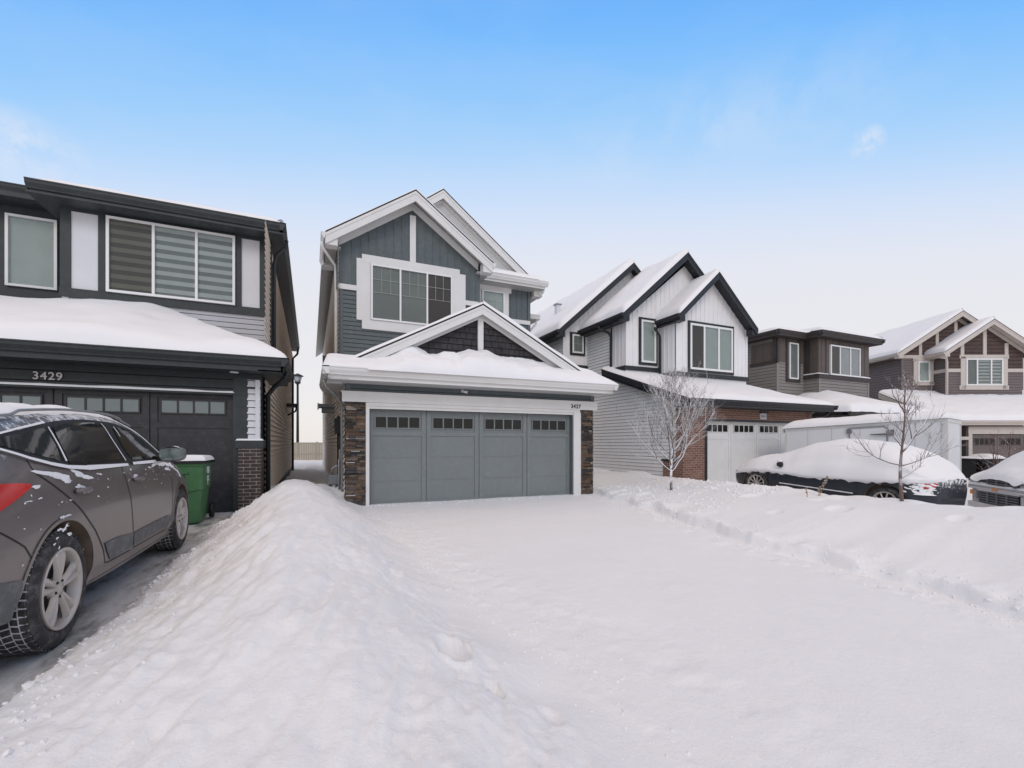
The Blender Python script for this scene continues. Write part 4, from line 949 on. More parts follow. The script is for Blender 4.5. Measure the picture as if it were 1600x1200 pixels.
    m = MB(); m.box(.34, .56, 10.2, 10.5, .42, .62, M['meter']); m.tube([(.42, 10.35, .62), (.42, 10.35, .75), (.5, 10.35, .8), (.6, 10.35, .8)], .025, M['metal'], 8); m.tube([(.46, 10.28, .1), (.46, 10.28, .45)], .07, M['metal'], 10); m.tube([(.36, 10.42, .1), (.36, 10.42, .45)], .06, M['metal'], 10); m.tube([(.55, 10.15, .05), (.55, 10.15, .95), (.62, 10.15, .95)], .022, M['metal'], 8); m.build('gas_meter', t)
    m = MB(); m.tube([(.61, 10.45, .6), (.61, 10.45, 2.4)], .018, M['metal'], 8); m.box(.56, .64, 10.3, 10.52, .9, 1.15, M['metal']); m.build('conduit', t)
    m = MB(); m.box(.22, .65, 14.0, 14.5, 2.32, 2.42, M['meter']); m.box(.3, .64, 14.05, 14.45, 2.18, 2.31, M['meter']); m.box(.19, .22, 13.98, 14.52, 2.28, 2.44, M['metal']); m.build('canopy', t)
    # concrete side steps on the right, lamp
    m = MB(); m.box(6.64, 7.5, 14.5, 16, 0, .62, M['conc']); m.box(6.64, 7.4, 14.2, 14.5, 0, .45, M['conc']); m.build('steps', t)
house_mid()

# ---- the charcoal house on the left (number 3429)
def house_left():
    t = thing('charcoal_house', 'charcoal and grey two-storey house with black garage door numbered 3429 at the left edge', 'house', (-4.0, 9.28, 0))
    w = MB(); X1 = -.8
    w.box(-7.6, X1-.02, 9.55, 10.95, -.1, 2.7, M['dark']); w.box(-4.13, X1-.02, 10.93, 24.5, -.1, 5.6, M['dark']); w.box(-7.6, -4.1, 11.72, 24.5, -.1, 5.8, M['dark']); w.box(-1.2, X1-.02, 9.3, 9.56, -.1, 2.7, M['dark']); w.box(-7.6, -6.12, 9.3, 9.56, -.1, 2.7, M['dark']); w.box(-6.12, -1.2, 9.3, 9.56, 2.13, 2.7, M['dark'])
    F = FF(9.28)
    lap(w, F, rect(-7.6, X1, 2.2, 2.62), M['dark'], .16, .016)
    G = FF(10.9); lap(w, G, rect(-4.15, X1, 2.6, 4.0), M['grey'], .105); lap(w, FF(11.7), rect(-7.6, -4.15, 3, 4.2), M['grey'], .105)
    cornerboard(w, G, -.85, 2.6, 4.0, M['grey'], .09, .03); cornerboard(w, G, -4.1, 2.6, 4.0, M['grey'], .09, .03)
    Rr = FRt(X1); lap(w, Rr, rect(9.75, 24.5, -.1, 5.6), M['tan'], .112, .03)
    lap(w, F, rect(-1.03, -.82, 1.33, 2.42), M['panel'], .12, .03)
    wall = w.build('wall', t)
    p = MB(); fbox(p, G, -4.02, -3.63, 4.1, 5.62, 0, .012, M['panel']); fbox(p, G, -1.32, -.98, 4.1, 5.62, 0, .012, M['panel']); fbox(p, F, -.9, -.83, 1.33, 2.42, .02, .045, M['panel']); p.split('wall_panel', t)
    tr = MB()
    fbox(tr, G, -4.17, -4.02, 4.0, 5.62, 0, .035, M['dark']); fbox(tr, G, -3.63, -3.5, 4.14, 5.62, 0, .035, M['dark']); fbox(tr, G, -1.42, -1.31, 4.14, 5.62, 0, .035, M['dark']); fbox(tr, G, -.98, -.79, 4.0, 5.62, 0, .035, M['dark'])
    fbox(tr, G, -4.18, -.78, 3.97, 4.135, 0, .045, M['dark']); fbox(tr, G, -4.18, -.78, 5.56, 5.75, 0, .04, M['dark'])
    K = FF(11.7); fbox(tr, K, -7.6, -4.15, 4.05, 4.26, 0, .04, M['dark']); fbox(tr, K, -7.6, -4.15, 5.62, 5.85, 0, .04, M['dark']); fbox(tr, K, -5.4, -5.24, 4.26, 5.62, 0, .035, M['dark']); fbox(tr, K, -4.5, -4.15, 4.26, 5.62, 0, .035, M['dark'])
    fbox(tr, F, -1.245, -1.02, -.05, 2.45, -.12, .02, M['dark']); fbox(tr, F, -7.6, -1.02, 2.14, 2.2, -.1, .03, M['dark'])
    fbox(tr, F, -1.2, -.77, 1.2, 1.33, -.5, .1, M['dark'])
    tr.split('trim_board', t)
    sl = MB(); snow_quad(sl, [(-7.5, 9.235, 2.165), (-1.22, 9.235, 2.165), (-1.22, 9.27, 2.165), (-7.5, 9.27, 2.165)], .035, (0, 1, 1, 0), (80, 6), 3, w=.02); snow_quad(sl, [(-1.2, 9.18, 1.33), (-.77, 9.18, 1.33), (-.77, 9.3, 1.33), (-1.2, 9.3, 1.33)], .03, (1, 1, 1, 0), (12, 8), 3, w=.03); sl.build('ledge_snow', t)
    # brick pier built brick by brick
    b = MB(); b.box(-1.16, -.815, 9.205, 9.72, -.05, 1.2, M['mortar']); r = random.Random(2); z = -.03; k = 0
    while z < 1.19:
        u = -1.17-(.1 if k % 2 else 0)
        while u < -.81:
            a, c = max(u, -1.17), min(u+.185, -.8)
            if c-a > .02: fbox(b, FF(9.2), a, c, z, min(z+.052, 1.2), -.02, .004+r.uniform(0, .004), M['bbrick'])
            u += .197
        v = 9.2-(.1 if k % 2 else 0)
        while v < 9.72:
            a, c = max(v, 9.2), min(v+.185, 9.72)
            if c-a > .02: fbox(b, FRt(-.81), a, c, z, min(z+.052, 1.2), -.02, .008, M['bbrick'])
            v += .197
        z += .064; k += 1
    b.build('brick_pier', t)
    garage_door(t, FF(9.4), -6.12, -1.24, .06, 2.13, 0, 'darkdoor', pane='frost', wz=(.835, .945))
    text_part('3429', .165, F, -3.87, 2.265, .03, M['silver'], t, bold=.002)
    window(t, G, -3.5, -1.42, 4.135, 5.56, (.345, .68), ('zebrab', 'zebra', 'zebra'), d=.03)
    window(t, K, -5.24, -4.5, 4.26, 5.62, (), ('blinde',), d=.03)
    window(t, K, -7.0, -5.55, 4.26, 5.62, (.5,), ('blinde',), d=.03)
    # garage roof: hipped, with thick drift
    g = MB(); pts = lambda x, y: 2.74+.45*min(y-8.75, -.38-x)
    g.prism([(-7.8, 8.78, 2.74), (-.4, 8.78, 2.74), (-2.52, 10.95, 3.69), (-7.8, 10.95, 3.69)], (0, 0, -.05), M['asphalt']); g.prism([(-.4, 8.78, 2.74), (-.4, 10.95, 2.74), (-2.52, 10.95, 3.69)], (0, 0, -.05), M['asphalt'])
    gutterbox(g, (-7.8, 8.7, 2.76), (-.34, 8.7, 2.76), .15, .12, (0, -1, 0), M['dark']); gutterbox(g, (-.34, 8.7, 2.76), (-.34, 10.95, 2.76), .15, .12, (1, 0, 0), M['dark'])
    g.box(-7.8, -.44, 8.8, 8.83, 2.52, 2.72, M['dark']); g.box(-7.8, -.44, 8.81, 9.3, 2.52, 2.55, M['dark']); g.box(-.47, -.44, 8.8, 10.9, 2.52, 2.72, M['dark']); g.box(-.82, -.45, 8.8, 10.9, 2.515, 2.545, M['dark'])
    ro = g.build('roof', t)
    sp = MB(); nx, ny = 130, 46; P = np.zeros((nx, ny, 3))
    for i, x in enumerate(np.linspace(-7.8, -.36, nx)):
        for j, q in enumerate(np.linspace(0, 1, ny)):
            y = 8.72+q*2.2; a = y-8.72; b_ = -.36-x; sm = (a+b_-math.sqrt((a-b_)**2+.18))*.5+.0
            e = min(1, max(0, min(a/.3, b_/.5))); hh = math.sqrt(1-(1-e)**2)
            base = 2.76+.45*max(0, min(a, b_)); z = base+hh*(.15+.05*float(fbm(x*.9, y*.9, 6, 3))+.10*math.exp(-((x+3.2)/1.0)**2))-(0 if hh < .01 else .1*max(0, min(a, b_)-sm)*hh)
            if x < -4.1: z += 0
            P[i, j] = (x, y, max(base+.003, z))
    sp.grid(P, M['snow_roof']); sp.build('snow_cover', ro)
    pot = MB(); pot.tube([(-1.2, 9.05, 2.515), (-1.2, 9.05, 2.5)], .07, M['vinyl'], 16); pot.build('soffit_light', t)
    # flat upper roofs with deep fascia
    u = MB()
    def flat(x0, x1, y0, y1, z, side):
        u.box(x0, x1, y0, y1, z-.22, z-.19, M['dark']); u.prism([(x0, y0, z), (x1, y0, z), (x1-.5, y0+2.6, z+.5), (x0+.0, y0+2.6, z+.5)], (0, 0, -.04), M['asphalt']) if 0 else None
        u.box(x0+.02, x1-.02, y0+.03, y0+.06, z-.2, z-.02, M['dark']); gutterbox(u, (x0, y0-.06, z), (x1+.06, y0-.06, z), .15, .12, (0, -1, 0), M['dark'])
        u.box(x0, x1, y0+.04, y1, z-.06, z-.005, M['dark'])
        gutterbox(u, (x1+.06, y0-.06, z), (x1+.06, y1, z), .15, .12, (1, 0, 0), M['dark']); u.box(x1-.05, x1-.02, y0+.03, y1, z-.2, z-.02, M['dark'])
        u.box(x0-.0, x0+.03, y0+.03, y0+2, z-.2, z-.01, M['dark'])
    flat(-4.46, -.52, 10.46, 23.5, 5.83, 1); 
    u.box(-7.8, -4.1, 11.2, 23.5, 5.78, 5.98, M['dark']); gutterbox(u, (-7.8, 11.14, 6.0), (-4.3, 11.14, 6.0), .14, .12, (0, -1, 0), M['dark'])
    u.prism([(-4.46, 10.46, 5.84), (-.5, 10.46, 5.84), (-2.4, 14.5, 6.5), (-2.6, 14.5, 6.5)], (0, 0, -.05), M['asphalt']) ; u.prism([(-.5, 10.46, 5.84), (-.5, 23.5, 5.84), (-2.4, 19, 6.5), (-2.4, 14.5, 6.5)], (0, 0, -.05), M['asphalt'])
    uo = u.build('upper_roof', t); s = MB(); snow_quad(s, [(-4.4, 10.5, 5.85), (-.5, 10.5, 5.85), (-2.4, 14.5, 6.5), (-2.6, 14.5, 6.5)], .12, (1, 1, 1, 0), (30, 30), 4, w=.3); snow_quad(s, [(-.5, 10.5, 5.85), (-.5, 23.5, 5.85), (-2.4, 19, 6.5), (-2.4, 14.5, 6.5)], .12, (0, 1, 1, 0), (30, 30), 4, w=.3); s.build('snow_cover', uo)
    downspout(t, [(-.47, 10.9, 5.68), (-.48, 10.95, 5.55), (-.66, 11.05, 5.4), (-.72, 11.08, 5.2), (-.72, 11.08, 2.9)], M['dark'], .04)
    downspout(t, [(-.4, 9.4, 2.6), (-.42, 9.42, 2.5), (-.62, 9.6, 2.35), (-.74, 9.75, 2.2), (-.74, 9.78, .1)], M['black'], .045)
    downspout(t, [(-.5, 22.9, 5.7), (-.55, 23, 5.4), (-.74, 23.1, 5.2), (-.74, 23.1, 0)], M['black'], .05)
    m = MB(); m.box(-.8, -.42, 18.0, 18.5, 2.6, 2.72, M['black']); m.tube([(-.46, 18.2, 2.6), (-.5, 18.2, 2.45), (-.75, 18.2, 2.3)], .03, M['black'], 6); m.build('canopy', t)
    m = MB(); m.box(-.82, -.765, 10.93, 11.16, 2.8, 5.6, M['dark']); m.box(-.82, -.77, 12, 24.5, -.1, .25, M['blk']); m.build('foundation', t)
house_left()

# ---- the white farmhouse-style house to the right
def house_white():
    t = thing('white_house', 'white board house with black-edged steep gables and red brick around the garage', 'house', (13.5, 10.5, 0))
    w = MB(); zr = lambda y: 2.62+.344*(y-9.95)
    w.box(10.52, 16.58, 10.75, 14.3, -.3, 2.55, M['lgrey']); w.box(10.52, 16.58, 13.9, 15.9, -.3, 5.8, M['lgrey']); w.box(9.36, 16.58, 15.82, 27, -.3, 5.7, M['lgrey'])
    w.box(10.52, 16.0, 13.36, 14.5, 3.9, 5.9, M['bwhite']); w.box(12.11, 15.78, 12.52, 13.9, 3.2, 5.9, M['bwhite'])
    L = FL(10.5)
    lap(w, L, [(10.52, -.3), (14.2, -.3), (14.2, zr(14.2)-.1), (10.52, zr(10.52)-.1)], M['lgrey'], .12, .024); lap(w, L, rect(14.2, 15.8, -.3, 5.85), M['lgrey'], .12, .024)
    lap(w, FF(15.8), rect(9.34, 10.5, -.3, 4.45), M['lgrey'], .12, .024); batten(w, FF(15.8), [(9.34, 4.4), (13, 4.4), (13, 9.0), (12.5, 8.6), (9.34, 5.85)], M['bwhite'], .22, .03)
    lap(w, FL(9.34), rect(15.8, 27, -.3, 5.8), M['lgrey'], .12, .024)
    batten(w, L, rect(13.34, 14.1, 4.1, 5.85), M['bwhite'], .22, .03, .012, .012)
    batten(w, FF(13.34), [(10.5, 4.1), (16, 4.1), (16, 6.0), (13.45, 8.3), (10.5, 5.85)], M['bwhite'], .22, .03)
    lap(w, FF(13.34), rect(10.5, 12.1, 3.3, 4.0), M['bwhite'], .115, .014)
    batten(w, FL(12.09), rect(12.5, 13.34, 3.9, 5.9), M['bwhite'], .22, .03); batten(w, FF(12.5), [(12.09, 3.9), (15.8, 3.9), (15.8, 5.8), (13.93, 7.45), (12.09, 5.8)], M['bwhite'], .22, .03)
    cornerboard(w, FF(13.34), 10.56, 4.1, 5.9, M['bwhite'], .1, .03); cornerboard(w, FF(12.5), 12.15, 3.9, 5.85, M['bwhite'], .1, .03); cornerboard(w, FF(12.5), 15.75, 3.9, 5.8, M['bwhite'], .1, .03); cornerboard(w, L, 10.58, -.3, 2.6, M['lgrey'], .1, .03)
    w.build('wall', t)
    b = MB(); b.box(10.46, 11.38, 10.48, 10.8, -.3, 2.55, M['brick']); b.box(11.38, 16.4, 10.48, 10.8, 2.04, 2.55, M['brick']); b.box(16.36, 16.62, 10.48, 10.8, -.3, 2.55, M['brick']); b.box(10.45, 10.53, 10.8, 11.35, -.3, .72, M['brick']); b.build('brick_facing', t)
    m = MB(); m.box(10.42, 10.54, 10.79, 11.4, .72, .78, M['black']); m.box(11.34, 11.44, 10.46, 10.7, -.3, 2.06, M['black']); m.box(11.44, 16.36, 10.46, 10.7, 2.0, 2.06, M['black'])
    for (F, a, c, z) in ((FF(13.34), 10.46, 12.1, 3.97), (FL(10.5), 13.3, 14.1, 3.97), (FL(12.09), 12.46, 13.34, 3.74), (FF(12.5), 12.05, 15.84, 3.74)): fbox(m, F, a, c, z, z+.16, 0, .05, M['black'])
    fbox(m, FF(15.8), 9.3, 10.5, 4.38, 4.5, 0, .05, M['black'])
    m.split('trim_board', t)
    garage_door(t, FF(10.62), 11.44, 16.34, -.1, 2.0, 0, 'gdwhite', ncol=4, pane='inter', wz=(.83, .945), panes=4)
    F = FF(10.48); p = MB(); fbox(p, F, 13.86, 14.18, 2.1, 2.3, 0, .02, M['panel']); fbox(p, F, 13.84, 14.2, 2.3, 2.36, 0, .08, M['black']); pl = p.build('number_plaque', t)
    text_part('3411', .14, F, 13.88, 2.15, .021, M['meter'], pl, bold=.001)
    p = MB(); p.tube([(11.3, 10.2, 2.475), (11.3, 10.2, 2.46)], .08, M['vinyl'], 14); p.build('soffit_light', t)
    # garage roof
    g = MB(); y0 = 9.93
    g.prism([(10.12, y0, zr(y0)), (17.0, y0, zr(y0)), (15.3, 13.4, zr(13.4)), (15.3, 14.3, zr(14.3)), (10.12, 14.3, zr(14.3))], (0, 0, -.06), M['asphalt']); g.prism([(17.0, y0, zr(y0)), (17.0, 14.3, zr(y0)), (15.3, 14.3, zr(14.3)), (15.3, 13.4, zr(13.4))], (0, 0, -.05), M['asphalt'])
    gutterbox(g, (10.14, y0-.1, 2.62), (17.06, y0-.1, 2.62), .15, .12, (0, -1, 0), M['black']); g.box(10.14, 16.98, y0, y0+.03, 2.4, 2.58, M['black']); g.box(10.14, 16.98, y0+.02, 10.49, 2.4, 2.43, M['black']); g.box(10.14, 10.5, 9.95, 10.6, 2.37, 2.46, M['black'])
    fpoly(g, FL(10.14), [(y0, zr(y0)-.28), (14.3, zr(14.3)-.28), (14.3, zr(14.3)+.01), (y0, zr(y0)+.01)], -.03, .0, M['black']); g.prism([(10.14, y0, zr(y0)-.2), (10.5, y0, zr(y0)-.2), (10.5, 14.25, zr(14.25)-.2), (10.14, 14.25, zr(14.25)-.2)], (0, 0, -.03), M['black'])
    gutterbox(g, (17.06, y0-.1, 2.62), (17.06, 14, 2.62), .15, .12, (1, 0, 0), M['black'])
    go = g.build('roof', t); s = MB(); nx, ny = 110, 70; P = np.zeros((nx, ny, 3))
    for i, x in enumerate(np.linspace(10.13, 17.03, nx)):
        for j, q in enumerate(np.linspace(0, 1, ny)):
            y = 9.86+q*4.4; a = y-9.86; b_ = (17.03-x)*.344*2/.344/1.0; c_ = x-10.13; base = zr(9.95)-.03+.344*min(a, (17.03-x)*2.0)
            e = min(1, a/.25, (17.03-x)/.3); e2 = min(1, c_/.45); hh = math.sqrt(max(0, 1-(1-e)**2))*math.sqrt(max(0, 1-(1-e2)**2))
            P[i, j] = (x, y, base+.012+hh*(.15+.025*float(fbm(x, y, 6, 3)))-.12*hh*math.exp(-abs(a-(17.03-x)*2.0)*1.2)*.6)
    s.grid(P, M['snow_roof']); s.build('snow_cover', go)
    # gables
    gable(t, FF(13.34), 10.1, 5.92, 13.1, 8.55, 16.1, 5.92, .44, -3.0, .24, 'black', 'asphalt', (.2, .12), (1, 0), 'black', 2)
    gable(t, FF(12.5), 11.88, 5.88, 13.78, 7.62, 15.86, 5.72, .44, -3.5, .22, 'black', 'asphalt', (.16, .1), (1, 0), 'black', 3)
    gable(t, FF(15.8), 8.92, 5.78, 12.56, 8.98, 16.2, 5.78, .42, -10, .24, 'black', 'asphalt', (.2, .1), (1, 0), 'black', 4)
    v = MB(); v.box(10.3, 10.5, 18, 18.2, 7.1, 7.65, M['panel']); v.box(10.25, 10.55, 17.95, 18.25, 7.65, 7.7, M['metal']); v.build('roof_vent', t)
    def bw(F, a, b, c, e, cuts, bl, **k):
        q = MB(); ww = .09
        for p in ((a-ww, b+ww, c-ww, c), (a-ww, b+ww, e, e+ww), (a-ww, a, c, e), (b, b+ww, c, e)): fbox(q, F, *p, 0, .05, M['black'])
        q.build('window_trim', t); window(t, F, a, b, c, e, cuts, bl, d=.02, **k)
    bw(FF(12.5), 12.75, 14.93, 4.02, 5.72, (.32, .66), ('interb', 'blinde', 'blinde'), fw=.075)
    bw(FF(13.34), 11.2, 11.88, 4.3, 5.88, (), ('blinde',), fw=.07)
    bw(FF(15.8), 9.74, 10.27, 4.98, 5.74, (), ('interg',), fw=.06, grille=(2, 2, 1.0))
    downspout(t, [(10.06, 14.35, 5.75), (10.08, 14.3, 5.6), (10.35, 14.15, 5.5), (10.42, 14.1, 5.35), (10.42, 14.1, 4.1)], M['black'], .045)
    downspout(t, [(11.66, 13.1, 5.6), (11.7, 13.1, 5.5), (11.98, 13.2, 5.35), (12.02, 13.22, 5.2), (12.02, 13.22, 3.7)], M['black'], .045)
    downspout(t, [(16.9, 10.0, 2.5), (16.85, 10.1, 2.3), (16.68, 10.3, 2.2), (16.68, 10.3, 0)], M['black'], .045)
    st = MB(); st.box(8.3, 9.34, 15.0, 16.5, 0, .5, M['conc']); st.box(8.1, 9.2, 14.6, 15.0, 0, .3, M['conc']); st.build('steps', t)
house_white()

# ---- brown flat-roofed house
def house_brown():
    t = thing('brown_house', 'grey-brown house with dark flat-edged roof between the white house and the gabled one', 'house', (21.3, 12.5, 0))
    w = MB(); w.box(18.52, 24.1, 13.22, 26, -.4, 6, M['gbrown']); w.box(20.37, 24.08, 12.59, 13.3, 2.5, 6, M['gbrown']); w.box(18.6, 24.0, 10.6, 13.3, -.4, 2.6, M['gbrown'])
    lap(w, FL(18.5), rect(13.2, 26, 2, 5.85), M['gbrown'], .14, .02); lap(w, FF(13.2), rect(18.5, 20.4, 2, 4.9), M['gbrown'], .14, .02)
    lap(w, FL(20.35), rect(12.57, 13.2, 2, 4.2), M['gbrown'], .14, .02); lap(w, FF(12.57), rect(20.35, 24.1, 2, 4.2), M['gbrown'], .14, .02)
    cornerboard(w, FF(13.2), 18.56, 2, 4.9, M['gbrown'], .12, .03); cornerboard(w, FF(12.57), 24.04, 2, 4.2, M['gbrown'], .12, .03); cornerboard(w, FF(12.57), 20.42, 2, 4.2, M['gbrown'], .12, .03)
    w.build('wall', t)
    p = MB(); batten(p, FF(12.57), rect(20.35, 24.1, 4.3, 5.9), M['brown'], .4, .02, .012, .02); batten(p, FL(20.35), rect(12.57, 13.2, 4.3, 5.9), M['brown'], .4, .02, .012, .02); batten(p, FF(13.2), rect(18.5, 20.35, 4.85, 5.9), M['brown'], .4, .02, .012, .02); batten(p, FL(18.5), rect(13.2, 14.4, 4.9, 5.75), M['brown'], .4, .02, .012, .03); p.build('wall_panel', t)
    m = MB(); fbox(m, FF(12.57), 20.3, 24.15, 4.16, 4.34, 0, .07, M['dbrown']); fbox(m, FL(20.35), 12.52, 13.2, 4.16, 4.34, 0, .07, M['dbrown']); fbox(m, FL(18.5), 13.15, 14.45, 4.8, 4.92, 0, .06, M['dbrown']); fbox(m, FL(18.5), 13.15, 13.32, 4.9, 5.9, 0, .06, M['dbrown']); fbox(m, FF(13.2), 18.45, 18.6, 4.8, 5.9, 0, .05, M['dbrown']); fbox(m, FF(13.2), 19.1, 19.25, 4.1, 5.9, 0, .05, M['dbrown']); fbox(m, FF(13.2), 19.9, 20.05, 4.1, 5.9, 0, .05, M['dbrown']); fbox(m, FF(13.2), 19.1, 20.05, 4.0, 4.12, 0, .05, M['dbrown'])
    fbox(m, FL(20.35), 12.9, 13.2, 4.34, 5.9, .02, .04, M['dbrown']); fbox(m, FF(12.57), 20.85, 21.05, 4.3, 5.9, .03, .05, M['brown'])
    m.split('trim_board', t)
    s = MB(); snow_quad(s, [(20.28, 12.49, 4.34), (21.0, 12.49, 4.34), (21.0, 12.57, 4.34), (20.28, 12.57, 4.34)], .04, n=(12, 6), w=.03); snow_quad(s, [(20.27, 12.5, 4.34), (20.27, 13.2, 4.34), (20.34, 13.2, 4.34), (20.34, 12.5, 4.34)], .04, n=(12, 6), w=.03); snow_quad(s, [(23.4, 12.49, 4.34), (24.15, 12.49, 4.34), (24.15, 12.57, 4.34), (23.4, 12.57, 4.34)], .05, n=(12, 6), w=.03); s.build('ledge_snow', t)
    window(t, FF(13.2), 19.27, 19.88, 4.14, 5.74, (), ('interg',), fw=.06, d=.03); window(t, FF(12.57), 21.1, 23.3, 4.34, 5.68, (.31, .66), ('interb', 'blindw', 'blindw'), fw=.06, d=.04)
    r = MB()
    for (x0, x1, y0, z) in ((18.05, 20.6, 12.75, 6.02), (19.9, 24.6, 12.12, 6.03)):
        r.box(x0+.08, x1-.08, y0+.08, 26.4 if x0 < 19 else 14, z-.12, z-.001*x0, M['dbrown']); gutterbox(r, (x0, y0, z+.12), (x1, y0, z+.12), .17, .14, (0, -1, 0), M['dbrown']); gutterbox(r, (x0, y0, z+.12), (x0, 26 if x0 < 19 else 13.0, z+.12), .17, .14, (-1, 0, 0), M['dbrown'])
        if x0 > 19: gutterbox(r, (x1, y0, z+.12), (x1, 26, z+.12), .17, .14, (1, 0, 0), M['dbrown']); r.box(x0+.1, x1-.08, 13.9, 26, z-.1, z-.03, M['dbrown'])
    ro = r.build('roof', t)
    s = MB(); snow_quad(s, [(18.1, 12.8, 6.14), (20.8, 12.8, 6.14), (20.8, 19, 6.7), (18.1, 26, 6.14)], .16, (1, 0, 1, 0), (30, 40), 2, w=.3); snow_quad(s, [(19.95, 12.17, 6.15), (24.55, 12.17, 6.15), (22.4, 15.5, 6.75), (21.6, 15.5, 6.75)], .16, (1, 1, 1, 0), (30, 30), 2, w=.3); snow_quad(s, [(24.55, 12.17, 6.15), (24.55, 25, 6.15), (22.4, 22, 6.75), (22.4, 15.5, 6.75)], .16, (0, 1, 1, 0), (30, 30), 2, w=.3); s.build('snow_cover', ro)
    g = MB(); g.box(18.2, 23.85, 10.1, 10.14, 2.2, 2.45, M['dbrown']); g.box(18.2, 23.85, 10.12, 13.3, 2.2, 2.35, M['dbrown']); gutterbox(g, (18.15, 10.02, 2.47), (23.95, 10.02, 2.47), .15, .12, (0, -1, 0), M['dbrown']); go = g.build('garage_roof', t)
    s = MB(); nx, ny = 80, 50; P = np.zeros((nx, ny, 3))
    for i, x in enumerate(np.linspace(18.15, 23.9, nx)):
        for j, q in enumerate(np.linspace(0, 1, ny)):
            y = 10.0+q*3.2; a = y-10; b_ = min(23.9-x, (x-18.15)*1.0); mm = min(a, b_); smn = (a+b_-math.sqrt((a-b_)**2+.5))*.5
            e = min(1, max(0, mm/.3)); P[i, j] = (x, y, 2.46+.38*max(0, smn)+.32*math.sqrt(1-(1-e)**2)+.03*float(fbm(x, y, 2, 3)))
    s.grid(P, M['snow_roof']); s.build('snow_cover', go)
    garage_door(t, FF(10.58), 19.0, 23.6, -.3, 1.9, 0, 'brown', pane='inter')
house_brown()

